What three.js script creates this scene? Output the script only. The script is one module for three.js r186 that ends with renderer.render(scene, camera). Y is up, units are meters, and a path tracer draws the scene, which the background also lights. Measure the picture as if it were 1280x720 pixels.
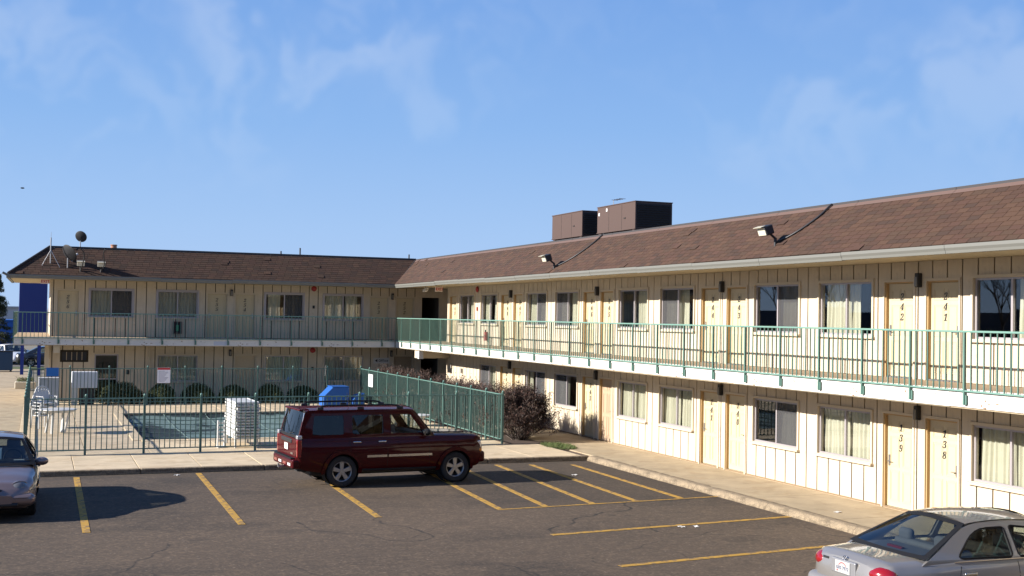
import * as THREE from 'three';
import { mergeGeometries, toCreasedNormals } from 'three/addons/utils/BufferGeometryUtils.js';
import { RoundedBoxGeometry } from 'three/addons/geometries/RoundedBoxGeometry.js';
import { TextGeometry } from 'three/addons/geometries/TextGeometry.js';
import { FontLoader } from 'three/addons/loaders/FontLoader.js';
import { Brush, Evaluator, SUBTRACTION } from 'three-bvh-csg';

// ---------- camera, sky, sun, exposure ----------
const scene = new THREE.Scene();
const camera = new THREE.PerspectiveCamera(26.97, 1280 / 720, 0.1, 2500);
camera.position.set(0, 4.07, 0);
camera.rotation.order = 'YXZ';
camera.rotation.set(THREE.MathUtils.degToRad(1.426), THREE.MathUtils.degToRad(-21.4706), THREE.MathUtils.degToRad(0.980));
const renderer = new THREE.WebGLRenderer({ antialias: true });
renderer.setSize(1024, 576);
renderer.toneMapping = THREE.LinearToneMapping;
renderer.toneMappingExposure = 2.2;
renderer.shadowMap.enabled = true;

const SUN = new THREE.Vector3(-1, 0.43, -0.09).normalize();
const sun = new THREE.DirectionalLight(new THREE.Color().setRGB(1.0, 0.94, 0.865), 5.0);
sun.position.copy(SUN).multiplyScalar(120).add(new THREE.Vector3(8, 0, -32));
sun.target.position.set(8, 0, -32);
sun.castShadow = true;
sun.shadow.mapSize.set(4096, 4096);
Object.assign(sun.shadow.camera, { left: -60, right: 60, top: 40, bottom: -40, near: 1, far: 300 });
scene.add(sun, sun.target);

// seeded random
let _s = 12345;
const rnd = () => { _s |= 0; _s = _s + 0x6D2B79F5 | 0; let t = Math.imul(_s ^ _s >>> 15, 1 | _s); t = t + Math.imul(t ^ t >>> 7, 61 | t) ^ t; return ((t ^ t >>> 14) >>> 0) / 4294967296; };
const rr = (a, b) => a + (b - a) * rnd();
const seed = n => { _s = n; };
const clamp = (x, a = 0, b = 1) => Math.min(b, Math.max(a, x));
const lerp = (a, b, t) => a + (b - a) * t;
const smooth = (a, b, x) => { const t = clamp((x - a) / (b - a)); return t * t * (3 - 2 * t); };
// tabulated interpolation through [x, v] pairs
const curve = (pts) => (x) => { if (x <= pts[0][0]) return pts[0][1]; for (let i = 1; i < pts.length; i++) if (x <= pts[i][0]) { const t = (x - pts[i - 1][0]) / (pts[i][0] - pts[i - 1][0]); const s = t * t * (3 - 2 * t) * 0.5 + t * 0.5; return lerp(pts[i - 1][1], pts[i][1], s); } return pts[pts.length - 1][1]; };
// value noise, tiling with period P
const hash = (x, y, k) => { let h = Math.imul(x, 374761393) + Math.imul(y, 668265263) + Math.imul(k, 974634777) | 0; h = Math.imul(h ^ h >>> 13, 1274126177); return ((h ^ h >>> 16) >>> 0) / 4294967296; };
function vnoise(x, y, P, k) { const xi = Math.floor(x), yi = Math.floor(y), fx = x - xi, fy = y - yi; const m = (n) => ((n % P) + P) % P; const u = fx * fx * (3 - 2 * fx), v = fy * fy * (3 - 2 * fy); return lerp(lerp(hash(m(xi), m(yi), k), hash(m(xi + 1), m(yi), k), u), lerp(hash(m(xi), m(yi + 1), k), hash(m(xi + 1), m(yi + 1), k), u), v); }
function fbm(x, y, P, k, oct = 4, g = 0.5) { let a = 0, w = 1, s = 0; for (let i = 0; i < oct; i++) { a += w * vnoise(x, y, P, k + i * 17); s += w; w *= g; x *= 2; y *= 2; P *= 2; } return a / s; }

const CLY = 6.6, CLK = 164;
// sky: clear late-afternoon blue with thin cirrus
{
  const W = 2048, H = 1024, d = new Float32Array(W * H * 4);
  const stops = [[-90, .20, .18, .16], [-2, .30, .30, .30], [0, .44, .64, .95], [4, .37, .595, .945], [9, .265, .50, .905], [15.5, .185, .395, .835], [30, .095, .25, .64], [60, .05, .155, .46], [90, .042, .13, .40]];
  for (let j = 0; j < H; j++) {
    const el = ((j + .5) / H - .5) * 180; let i = 1; while (i < stops.length - 1 && el > stops[i][0]) i++;
    const t = clamp((el - stops[i - 1][0]) / (stops[i][0] - stops[i - 1][0]));
    const c = [1, 2, 3].map(n => lerp(stops[i - 1][n], stops[i][n], t) * [0, 1.03, .975, .955][n] / 2.2);
    const er = el * Math.PI / 180;
    for (let x = 0; x < W; x++) {
      const az = ((x + .5) / W - .5) * 2 * Math.PI, dx = Math.cos(az) * Math.cos(er), dy = Math.sin(er), dz = Math.sin(az) * Math.cos(er);
      let m = 0;
      if (el > 1) {
        const ax = (az * 180 / Math.PI + 180) / 9, ey = el / 9;
        const wx = ax + .9 * (fbm(ax * 2, ey * 2 + 40, 80, 5, 4) - .5), wy = ey + .9 * (fbm(ax * 2, ey * 2 + 20, 80, 9, 4) - .5);
        const big = fbm(wx, wy + CLY, 40, CLK, 3), fine = fbm(wx * 4, wy * 4 + 31, 160, 33, 6, .62);
        m = smooth(.42, .74, big) * smooth(.34, .70, fine) * smooth(4, 12, el) * (1 - smooth(50, 80, el));
      }
      const o = (j * W + x) * 4, a = .21 * m;
      d[o] = lerp(c[0], .37, a); d[o + 1] = lerp(c[1], .40, a); d[o + 2] = lerp(c[2], .445, a); d[o + 3] = 1;
    }
  }
  const t = new THREE.DataTexture(d, W, H, THREE.RGBAFormat, THREE.FloatType);
  t.mapping = THREE.EquirectangularReflectionMapping; t.magFilter = THREE.LinearFilter; t.minFilter = THREE.LinearFilter; t.wrapS = THREE.RepeatWrapping; t.needsUpdate = true;
  scene.background = t; scene.environment = t;
}

// ---------- small builders ----------
const C = (r, g, b) => new THREE.Color().setRGB(r, g, b);
const M = (r, g, b, rough = .8, o = {}) => new THREE.MeshStandardMaterial({ color: C(r, g, b), roughness: rough, ...o });
const taken = {};
const numbered = n => { if (!(n in taken)) { taken[n] = 0; return n; } taken[n]++; return n + '_' + String(taken[n]).padStart(3, '0'); };
const shadowed = o => { o.traverse(m => { if (m.isMesh) { m.castShadow = true; m.receiveShadow = true; } }); return o; };
function tag(o, label, category, group, kind) { o.userData.label = label; o.userData.category = category; if (group) o.userData.group = group; if (kind) o.userData.kind = kind; return o; }
function thing(name, label, category, pos = [0, 0, 0], turn = 0, group) { const o = new THREE.Group(); o.name = numbered(name); o.position.set(...pos); o.rotation.y = turn; tag(o, label, category, group); scene.add(o); return o; }
function structure(name, geo, mat, label) { const m = new THREE.Mesh(geo, mat); m.name = numbered(name); m.userData.kind = 'structure'; if (label) m.userData.label = label; scene.add(m); return m; }
function part(name, geo, mat, parent, pos, rot) { const m = new THREE.Mesh(Array.isArray(geo) ? mergeAll(geo) : geo, mat); m.name = name; if (pos) m.position.set(...pos); if (rot) m.rotation.set(...rot); parent.add(m); return m; }
function sub(name, parent, pos) { const g = new THREE.Group(); g.name = name; if (pos) g.position.set(...pos); parent.add(g); return g; }
function mergeAll(list) { const l = list.map(g => { let q = g.index ? g.toNonIndexed() : g; for (const k of Object.keys(q.attributes)) if (!['position', 'normal', 'uv', 'color'].includes(k)) q.deleteAttribute(k); return q; }); const hasC = l.some(g => g.attributes.color); if (!hasC) return mergeGeometries(l); return mergeGeometries(l); }
const cache = new Map();
function cached(k, f) { if (!cache.has(k)) cache.set(k, f()); return cache.get(k); }
// box with uv in metres
function metreUV(g) { g = g.index ? g.toNonIndexed() : g; const p = g.attributes.position, n = g.attributes.normal, uv = new Float32Array(p.count * 2); for (let i = 0; i < p.count; i++) { const ax = Math.abs(n.getX(i)), ay = Math.abs(n.getY(i)), az = Math.abs(n.getZ(i)); let u, v; if (ay >= ax && ay >= az) { u = p.getX(i); v = p.getZ(i); } else if (ax >= az) { u = p.getZ(i); v = p.getY(i); } else { u = p.getX(i); v = p.getY(i); } uv[2 * i] = u; uv[2 * i + 1] = v; } g.setAttribute('uv', new THREE.BufferAttribute(uv, 2)); return g; }
const R3 = x => Math.round(x * 1000) / 1000;
function box(w, h, d) { w = R3(w); h = R3(h); d = R3(d); return cached(`b${w},${h},${d}`, () => metreUV(new THREE.BoxGeometry(w, h, d))); }
function bx(x0, x1, y0, y1, z0, z1) { return metreUV(new THREE.BoxGeometry(x1 - x0, y1 - y0, z1 - z0).translate((x0 + x1) / 2, (y0 + y1) / 2, (z0 + z1) / 2)); }
function rbox(w, h, d, r = .02, seg = 2) { return cached(`r${R3(w)},${R3(h)},${R3(d)},${r},${seg}`, () => new RoundedBoxGeometry(w, h, d, seg, Math.min(r, w / 2.01, h / 2.01, d / 2.01))); }
const cyl = (r0, r1, h, n = 12) => cached(`c${r0},${r1},${h},${n}`, () => new THREE.CylinderGeometry(r0, r1, h, n));
const T = (g, x = 0, y = 0, z = 0) => g.clone().translate(x, y, z);
function bar(a, b, r, n = 8, r2 = r) { const A = new THREE.Vector3(...a), B = new THREE.Vector3(...b), d = B.clone().sub(A), L = d.length(); const g = new THREE.CylinderGeometry(r2, r, L, n); g.applyQuaternion(new THREE.Quaternion().setFromUnitVectors(new THREE.Vector3(0, 1, 0), d.normalize())); return g.translate((A.x + B.x) / 2, (A.y + B.y) / 2, (A.z + B.z) / 2); }
function tube(pts, r, n = 24, k = 6) { return new THREE.TubeGeometry(new THREE.CatmullRomCurve3(pts.map(p => new THREE.Vector3(...p))), n, r, k, false); }
function frameGeo(w, h, t, d) { // rectangular picture frame in XY, centred, bar t wide and d deep
  return cached(`f${R3(w)},${R3(h)},${t},${d}`, () => mergeAll([bx(-w / 2, w / 2, h / 2 - t, h / 2, -d / 2, d / 2), bx(-w / 2, w / 2, -h / 2, -h / 2 + t, -d / 2, d / 2), bx(-w / 2, -w / 2 + t, -h / 2 + t, h / 2 - t, -d / 2, d / 2), bx(w / 2 - t, w / 2, -h / 2 + t, h / 2 - t, -d / 2, d / 2)])); }
function patch(f, nu, nv) { // f(u,v) -> [x,y,z], u,v in 0..1
  const pos = [], uv = [], idx = []; for (let j = 0; j <= nv; j++) for (let i = 0; i <= nu; i++) { pos.push(...f(i / nu, j / nv)); uv.push(i / nu, j / nv); }
  for (let j = 0; j < nv; j++) for (let i = 0; i < nu; i++) { const a = j * (nu + 1) + i, b = a + 1, c = a + nu + 1, d = c + 1; idx.push(a, b, d, a, d, c); }
  const g = new THREE.BufferGeometry(); g.setAttribute('position', new THREE.Float32BufferAttribute(pos, 3)); g.setAttribute('uv', new THREE.Float32BufferAttribute(uv, 2)); g.setIndex(idx); g.computeVertexNormals(); return g; }
function tex(W, H, f, o = {}) { // f(x,y)->[r,g,b] 0..255 sRGB
  const d = new Uint8Array(W * H * 4); for (let y = 0; y < H; y++) for (let x = 0; x < W; x++) { const c = f(x, y), i = (y * W + x) * 4; d[i] = clamp(c[0], 0, 255); d[i + 1] = clamp(c[1], 0, 255); d[i + 2] = clamp(c[2], 0, 255); d[i + 3] = 255; }
  const t = new THREE.DataTexture(d, W, H); t.magFilter = THREE.LinearFilter; t.minFilter = THREE.LinearMipmapLinearFilter; t.generateMipmaps = true; t.wrapS = t.wrapT = THREE.RepeatWrapping; if (!o.raw) t.colorSpace = THREE.SRGBColorSpace; if (o.rep) t.repeat.set(...o.rep); if (o.off) t.offset.set(...o.off); t.needsUpdate = true; return t; }
const s8 = v => 255 * (v <= .0031308 ? 12.92 * v : 1.055 * Math.pow(v, 1 / 2.4) - .055);   // linear -> sRGB byte

// ---------- textures and materials ----------
const grainBump = tex(512, 512, (x, y) => { const v = 255 * (.55 * hash(x, y, 3) + .45 * vnoise(x / 4, y / 4, 128, 8)); return [v, v, v]; }, { raw: true, rep: [.8, .8] });
const paintTex = (r, g, b, amp, k) => tex(512, 512, (x, y) => { const n = fbm(x / 64, y / 64, 8, k, 6) - .5, streak = vnoise(x / 6, y / 120, 86, k + 5) - .5; const m = 1 + amp * n + amp * .35 * streak; const dirt = smooth(.66, .8, fbm(x / 40, y / 40, 16, k + 40, 5)) * .10 * (amp / .2); return [s8(r * m * (1 - dirt)), s8(g * m * (1 - dirt * 1.2)), s8(b * m * (1 - dirt * 1.5))]; }, { rep: [.4, .4] });
const concreteTex = tex(1024, 1024, (x, y) => { const n = fbm(x / 128, y / 128, 8, 71, 7, .58), sp = hash(x, y, 9), st = smooth(.55, .8, fbm(x / 90 + 3, y / 90 + 7, 1024, 88, 5)); const m = .74 + .5 * n + (sp - .5) * .16 - st * .14; return [s8(.52 * m), s8((.415 - .014 * st) * m), s8((.272 - .02 * st) * m)]; }, { rep: [.25, .25] });
const mat = {
  wallR: M(1, 1, 1, .75, { map: paintTex(.53, .45, .335, .22, 11) }),
  groove: M(.034, .028, .02, .95),
  trim: M(.51, .435, .32, .7),
  jamb: M(.42, .275, .125, .7),  // tan holds the warm bounce light on cream jambs, put into the colour
  door: M(1, 1, 1, .6, { map: paintTex(.50, .42, .268, .08, 19) }),
  doorPeach: M(.40, .29, .19, .6),  // beige door under different light, the peach cast painted into its colour
  frame: M(.36, .33, .34, .45, { metalness: .35 }),
  glass: new THREE.MeshPhysicalMaterial({ color: C(.93, .95, .95), transmission: 1, thickness: 0, roughness: .01, ior: 1.6 }),
  screen: new THREE.MeshStandardMaterial({ color: C(.07, .07, .075), roughness: .9, transparent: true, opacity: .45, side: THREE.DoubleSide }),
  curtain: M(.50, .465, .35, .95, { side: THREE.DoubleSide }),
  curtainGrey: M(.38, .36, .29, .95, { side: THREE.DoubleSide }),
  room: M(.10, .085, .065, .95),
  rail: M(.082, .165, .133, .5),
  railPale: M(.135, .25, .205, .5),
  fence: M(.06, .125, .108, .5),
  fencePale: M(.085, .17, .145, .5),
  whitePaint: M(1, 1, 1, .65, { map: tex(1024, 256, (x, y) => { const n = fbm(x / 32, y / 32, 32, 5, 5) - .5, chip = smooth(.70, .74, fbm(x / 26 + 9, y / 9 + 4, 1024, 61, 4)) * smooth(.5, .62, fbm(x / 150, y / 60, 1024, 15, 3)); const m = 1 + .12 * n; return [s8(lerp(.60 * m, .20, chip)), s8(lerp(.57 * m, .12, chip)), s8(lerp(.52 * m, .06, chip))]; }, { rep: [.28, .8] }) }),
  deck: M(.33, .245, .155, .9),
  soffit: M(.40, .335, .22, .85),
  gutter: M(.145, .145, .13, .5),
  flashing: M(.11, .068, .055, .8),
  ridgeDark: M(.035, .032, .034, .7),
  flatRoof: M(.13, .12, .12, .95),
  black: M(.018, .018, .02, .5),
  blackGloss: M(.012, .012, .014, .25),
  steel: M(.38, .38, .38, .35, { metalness: .9 }),
  white: M(.56, .56, .55, .5),
  red: M(.32, .025, .025, .5),
  rubber: M(.018, .018, .019, .85),
  concrete: M(1, 1, 1, .92, { map: concreteTex, bumpMap: grainBump, bumpScale: .003 }),
  oldConcrete: M(.70, .69, .67, .93, { map: concreteTex, bumpMap: grainBump, bumpScale: .003 }),
  kerb: M(1, 1, 1, .95, { map: tex(512, 512, (x, y) => { const n = fbm(x / 40, y / 40, 4096, 201, 5), p = smooth(.5, .62, vnoise(x / 7, y / 7, 4096, 207)), f = hash(x, y, 6); const st = smooth(.5, .7, fbm(x / 70 + 3, y / 50, 4096, 215, 4)); const m = .58 + .4 * n + .16 * (p - .5) + .25 * (f - .5) - .22 * st; return [s8(.34 * m), s8(.262 * m), s8(.17 * m)]; }, { rep: [.7, .7] }), bumpMap: grainBump, bumpScale: .008 }),
  soil: M(.075, .05, .035, 1),
};
// ---------- the motel ----------
const font = await new FontLoader().loadAsync('fonts/droid/droid_serif_bold.typeface.json');
const fontSans = await new FontLoader().loadAsync('fonts/droid/droid_sans_bold.typeface.json');
const XW = 17.1, ZW = -55.8, BASE = .13, SLAB = 2.93, SLABB = 2.59, SOF = 5.40;
const digit = ch => cached('digit' + ch, () => { const g = new TextGeometry(ch, { font, size: .15, depth: .008, curveSegments: 3, bevelEnabled: false }); g.computeBoundingBox(); const b = g.boundingBox; g.translate(-(b.min.x + b.max.x) / 2, -(b.min.y + b.max.y) / 2, 0); g.applyMatrix4(new THREE.Matrix4().set(1, .22, 0, 0, 0, 1, 0, 0, 0, 0, 1, 0, 0, 0, 0, 1)); return g; });
const roomNumber = s => cached('room' + s, () => mergeAll([...s].map((c, i) => T(digit(c), 0, -.215 * i, 0))));
function curtainGeo(w, h, folds, ph) { return cached(`cu${R3(w)},${R3(h)},${folds},${R3(ph)}`, () => patch((u, v) => { const a = u * folds * 2 * Math.PI + ph; return [(u - .5) * w + .008 * Math.sin(v * 5 + ph), (v - .5) * h, .028 * Math.sin(a) + .012 * Math.sin(2.3 * a + 1 + ph) + .008 * Math.sin(v * 4 + u * 9)]; }, Math.ceil(folds * 9), 4)); }
let winCount = 0;
function windowPart(wing, u0, u1, y0, y1, left, right, o = {}) {
  const w = u1 - u0, h = y1 - y0, g = sub('window', wing, [(u0 + u1) / 2, (y0 + y1) / 2, 0]); winCount++;
  part('casing', frameGeo(w + .10, h + .10, .06, .05), o.casing || mat.trim, g, [0, 0, .012]);
  part('sill', box(w + .14, .045, .085), mat.trim, g, [0, -h / 2 - .03, .045]);
  part('reveal', frameGeo(w, h, .014, .12), mat.trim, g, [0, 0, -.08]);
  part('sash_frame', frameGeo(w - .03, h - .03, .04, .05), mat.frame, g, [0, 0, -.055]);
  part('mullion', box(.05, h - .10, .055), mat.frame, g, [0, 0, -.055]);
  const hw = (w - .16) / 2;
  [left, right].forEach((spec, i) => {
    const cx = (i ? 1 : -1) * (hw / 2 + .025), sp = spec || 'd';
    part('pane', box(hw + .02, h - .10, .005), mat.glass, g, [cx, 0, -.062 - .01 * i], [rr(-.004, .004), rr(-.006, .006), 0]);
    if (sp.includes('s')) part('insect_screen', box(hw, h - .11, .003), mat.screen, g, [cx, 0, -.045]);
    let a = null;
    if (sp.includes('c')) a = [0, 1]; else if (sp.includes('l')) a = [0, o.cov || .55]; else if (sp.includes('r')) a = [1 - (o.cov || .55), 1]; else if (sp.includes('m')) a = [.16, .8];
    if (a) { const cw = (hw + .06) * (a[1] - a[0]); part('curtain', curtainGeo(cw, h - .06, Math.max(2, Math.round(cw / .17)), (winCount * 1.7 + i * 2.1) % 6), sp.includes('g') ? mat.curtainGrey : mat.curtain, g, [cx + ((a[0] + a[1]) / 2 - .5) * (hw + .06), 0, -.19 - .012 * i]); }
  });
  return g;
}
function doorPart(wing, u0, u1, y0, y1, num, hand, o = {}) {
  const w = u1 - u0, h = y1 - y0, g = sub('door', wing, [(u0 + u1) / 2, y0, 0]);
  part('casing', [bx(-w / 2 - .055, w / 2 + .055, h, h + .055, -.01, .022), bx(-w / 2 - .055, -w / 2, 0, h, -.01, .022), bx(w / 2, w / 2 + .055, 0, h, -.01, .022)], mat.trim, g);
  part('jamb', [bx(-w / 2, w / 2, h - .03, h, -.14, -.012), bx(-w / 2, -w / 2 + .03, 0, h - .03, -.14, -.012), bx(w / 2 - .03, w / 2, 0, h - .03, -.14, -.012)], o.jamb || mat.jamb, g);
  part('threshold', box(w - .062, .03, .13), mat.steel, g, [0, .015, -.075]);
  const open = o.open || 0, leaf = sub('leaf', g, [open ? w / 2 - .035 : 0, .035, -.105]); leaf.rotation.y = open;
  const lx = open ? -(w - .07) / 2 : 0, lh = h - .07, m = o.mat || mat.door;
  // leaf, panels and lock are pieces of this door: kept on the door's own level
  g.remove(leaf);
  const put = (name, geo, mm, x, y, z) => { const e = new THREE.Mesh(geo, mm); e.name = name; e.position.set(x + lx, y, z); leaf.add(e); };
  put('leaf', box(w - .07, lh, .04), m, 0, lh / 2, 0);
  if (!o.plain) for (const [a, b] of [[.12, .78], [.86, 1.52], [1.60, 1.84]]) for (const s of [-1, 1]) put('panel', cached(`pm${R3(w)},${a}`, () => mergeAll([frameGeo((w - .07) / 2 - .13, b - a, .018, .012), T(frameGeo((w - .07) / 2 - .20, b - a - .07, .012, .008), 0, 0, 0)])), m, s * (w - .07) / 4 * .92, (a + b) / 2 * lh / 1.96, .022);
  const hx = (hand === 'l' ? -1 : 1) * ((w - .07) / 2 - .07);
  put('lock_plate', rbox(.055, .24, .02, .008), mat.steel, hx, .98, .03);
  put('handle', cached('lever', () => mergeAll([bar([0, 0, 0], [0, 0, .05], .011), bar([0, 0, .05], [.11, 0, .05], .009)])), mat.steel, hx, .96, .035);
  if (hand === 'r') leaf.children[leaf.children.length - 1].rotation.z = Math.PI;
  if (num) put('room_number', roomNumber(num), mat.black, 0, 1.70, .0215);
  leaf.updateMatrix(); for (const e of [...leaf.children]) { e.updateMatrix(); e.applyMatrix4(leaf.matrix); leaf.remove(e); g.add(e); }
  return g;
}
function siding(wing, ua, ub, y0, y1, holes, phase, pitch = .43) {
  const gap = .036;
  for (let k = Math.floor((ua - phase) / pitch); ; k++) {
    let a = phase + k * pitch + gap / 2, b = phase + (k + 1) * pitch - gap / 2; if (a > ub) break; a = Math.max(a, ua); b = Math.min(b, ub); if (b - a < .03) continue;
    const hs = holes.filter(o => o[1] > a && o[0] < b && o[3] > y0 && o[2] < y1);
    const cuts = [a, b, ...hs.flatMap(o => [o[0], o[1]]).filter(x => x > a + .004 && x < b - .004)].sort((p, q) => p - q), pieces = [];
    for (let i = 1; i < cuts.length; i++) { const m = (cuts[i - 1] + cuts[i]) / 2; let ys = [[y0, y1]]; for (const o of hs) if (o[0] < m && o[1] > m) ys = ys.flatMap(([p, q]) => { const r = []; if (o[2] > p) r.push([p, Math.min(q, o[2])]); if (o[3] < q) r.push([Math.max(p, o[3]), q]); return r; }); for (const [p, q] of ys) if (q - p > .01) pieces.push([cuts[i - 1], cuts[i], p, q]); }
    if (cuts.length === 2) for (const [p, q, r, s] of pieces) part('siding_board', box(q - p, s - r, .02), mat.wallR, wing, [(p + q) / 2, (r + s) / 2, -.01]);
    else if (pieces.length) { const cx = (a + b) / 2; part('siding_board', pieces.map(([p, q, r, s]) => bx(p - cx, q - cx, r, s, -.02, 0)), mat.wallR, wing, [cx, 0, 0]); }
  }
}
function backing(wing, ua, ub, y0, y1, holes) {
  const s = new THREE.Shape([[ua, y0], [ub, y0], [ub, y1], [ua, y1]].map(p => new THREE.Vector2(...p)));
  for (const o of holes) { const e = .001; s.holes.push(new THREE.Path([[o[0], Math.max(o[2], y0 + e)], [o[0], o[3]], [o[1], o[3]], [o[1], Math.max(o[2], y0 + e)]].map(p => new THREE.Vector2(...p)))); }
  part('wall', metreUV(new THREE.ExtrudeGeometry(s, { depth: .118, bevelEnabled: false }).translate(0, 0, -.14)), mat.groove, wing);
}
function railing(wing, ua, ub, n, first, pitch, extra) {
  const g = sub('railing', wing, [(ua + ub) / 2, SLAB, n]), L = ub - ua, o = (ua + ub) / 2, top = 3.965 - SLAB, bot = -.03;
  part('top_rail', rbox(L, .038, .05, .008), mat.railPale, g, [0, top, 0]);
  part('bottom_rail', rbox(L, .03, .034, .006), mat.railPale, g, [0, bot, 0]);
  const posts = []; for (let u = first; u <= ub + .01; u += pitch) if (u >= ua - .01) posts.push(u);
  for (const u of posts) { part('post', box(.042, top + .27, .042), mat.rail, g, [u - o, (top - .27) / 2 - .012, 0]); part('bracket', box(.07, .17, .03), mat.rail, g, [u - o + .022, -.19, -.012]); }
  for (let u = first - pitch; u < ub; u += pitch) for (let k = 1; k < 9; k++) { const x = u + k * pitch / 9; if (x > ua + .03 && x < ub - .03) part('baluster', box(.021, top - bot - .03, .021), mat.rail, g, [x - o + rr(-.004, .004), (top + bot) / 2, 0], [0, 0, rr(-.003, .003)]); }
  return g;
}
const shingleMats = [[.056, .0265, .0145], [.049, .0232, .013], [.063, .031, .0165], [.041, .021, .0125], [.057, .0262, .0155], [.052, .027, .0145]].map(c => M(...c, .95, { bumpMap: grainBump, bumpScale: .004 }));
const shingleVC = new THREE.MeshStandardMaterial({ vertexColors: true, roughness: .95 });
function slope(wing, n0, y0, n1, y1, ub0, ub1, ut0, ut1, nearU) { // bottom edge u ub0..ub1, top edge ut0..ut1; tabs with u > nearU are separate parts
  const S = Math.hypot(n0 - n1, y1 - y0), a = Math.atan2(y1 - y0, n0 - n1), th = -(Math.PI / 2 - a);
  const roof = sub('roof', wing, [0, 0, 0]);
  const base = new THREE.BufferGeometry(), P = [[ub0, y0 - .02, n0], [ub1, y0 - .02, n0], [ut1, y1 - .02, n1], [ut0, y1 - .02, n1]], Q = P.map(p => [p[0], p[1] - .05, p[2] - .05]);
  const quad = (p, q, r, s) => [...p, ...q, ...r, ...p, ...r, ...s];
  base.setAttribute('position', new THREE.Float32BufferAttribute([...quad(...P), ...quad(Q[3], Q[2], Q[1], Q[0]), ...quad(P[1], P[0], Q[0], Q[1]), ...quad(P[2], P[1], Q[1], Q[2]), ...quad(P[3], P[2], Q[2], Q[3]), ...quad(P[0], P[3], Q[3], Q[0])], 3)); base.computeVertexNormals(); base.setAttribute('uv', new THREE.Float32BufferAttribute(new Float32Array(72), 2));
  part('roof_deck', base, shingleMats[3], roof);
  const K = 13, ex = S / K, tab = .30, far = [], col = [];
  const th2 = th - .055;
  for (let k = 0; k < K; k++) {
    const t = (k + .62) / K, y = lerp(y0, y1, t), n = lerp(n0, n1, t), ua = lerp(ub0, ut0, (k + .2) / K), ub = lerp(ub1, ut1, (k + .2) / K);
    for (let u = Math.min(ub0, ut0) - (k % 2 ? tab / 2 : 0) - (k % 3) * .07; u < ub; u += tab) {
      const u0 = Math.max(u, ua), u1 = Math.min(u + tab - .011, ub); if (u1 - u0 < .05) continue;
      const j = rr(-.006, .006), v = Math.floor(rr(0, 5.999)), cx = (u0 + u1) / 2;
      const pos = [cx, y + .010 * Math.cos(a) + j * Math.sin(a), n + .010 * Math.sin(a) - j * Math.cos(a)];
      if (rnd() < .010) { pos[1] += .014; pos[2] += .010; }
      if (cx > nearU) part('shingle', box(u1 - u0, ex * 1.28, .016), shingleMats[v], roof, pos, [th2, 0, rr(-.008, .008)]);
      else { const g = new THREE.BoxGeometry(u1 - u0, ex * 1.28, .017); g.rotateX(th2); g.translate(...pos); const c = shingleMats[v].color, m = rr(.88, 1.12), arr = new Float32Array(g.attributes.position.count * 3); for (let i = 0; i < arr.length; i += 3) { arr[i] = c.r * m; arr[i + 1] = c.g * m; arr[i + 2] = c.b * m; } g.setAttribute('color', new THREE.BufferAttribute(arr, 3)); far.push(g); }
    }
  }
  if (far.length) { const m = part('shingles', far, shingleVC, roof); m.userData.kind = 'stuff'; }
  return roof;
}
function gutter(wing, ua, ub, n, y, m, len = 3.05) {
  const prof = new THREE.Shape([[0, 0], [.09, 0], [.10, .05], [.125, .10], [.125, .16], [.115, .16], [.115, .105], [.085, .012], [.01, .012], [.01, .16], [0, .16]].map(p => new THREE.Vector2(...p)));
  for (let u = ua; u < ub - .01; u += len) { const L = Math.min(len, ub - u) - .008; const g = new THREE.ExtrudeGeometry(prof, { depth: L, bevelEnabled: false }); g.rotateY(-Math.PI / 2); g.scale(-1, 1, 1); /* depth->x, profile x->z */ const p = g.attributes.position; const idx = g.index; part('gutter_section', fixWinding(g), m, wing, [u, y + rr(-.012, .012), n - .02]); }
}
function fixWinding(g) { g = g.index ? g.toNonIndexed() : g; const p = g.attributes.position, a = p.array; for (let i = 0; i < a.length; i += 9) for (let k = 0; k < 3; k++) { const t = a[i + 3 + k]; a[i + 3 + k] = a[i + 6 + k]; a[i + 6 + k] = t; } g.computeVertexNormals(); return g; }
function wallLamp(wing, u, y) { const g = sub('wall_lamp', wing, [u, y, 0]); part('housing', rbox(.11, .30, .12, .02), mat.black, g, [0, 0, .06]); part('lens', rbox(.075, .20, .03, .01), M(.16, .15, .13, .3), g, [0, -.03, .125]); return g; }
function alarmBell(wing, u, y) { const g = sub('alarm_bell', wing, [u, y, 0]); part('gong', new THREE.SphereGeometry(.13, 16, 8, 0, Math.PI * 2, 0, Math.PI / 2).rotateX(Math.PI / 2).scale(1, 1, .55), mat.red, g, [0, 0, .03]); part('backplate', cyl(.06, .06, .04).clone().rotateX(Math.PI / 2), mat.red, g, [0, 0, .02]); return g; }

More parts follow.
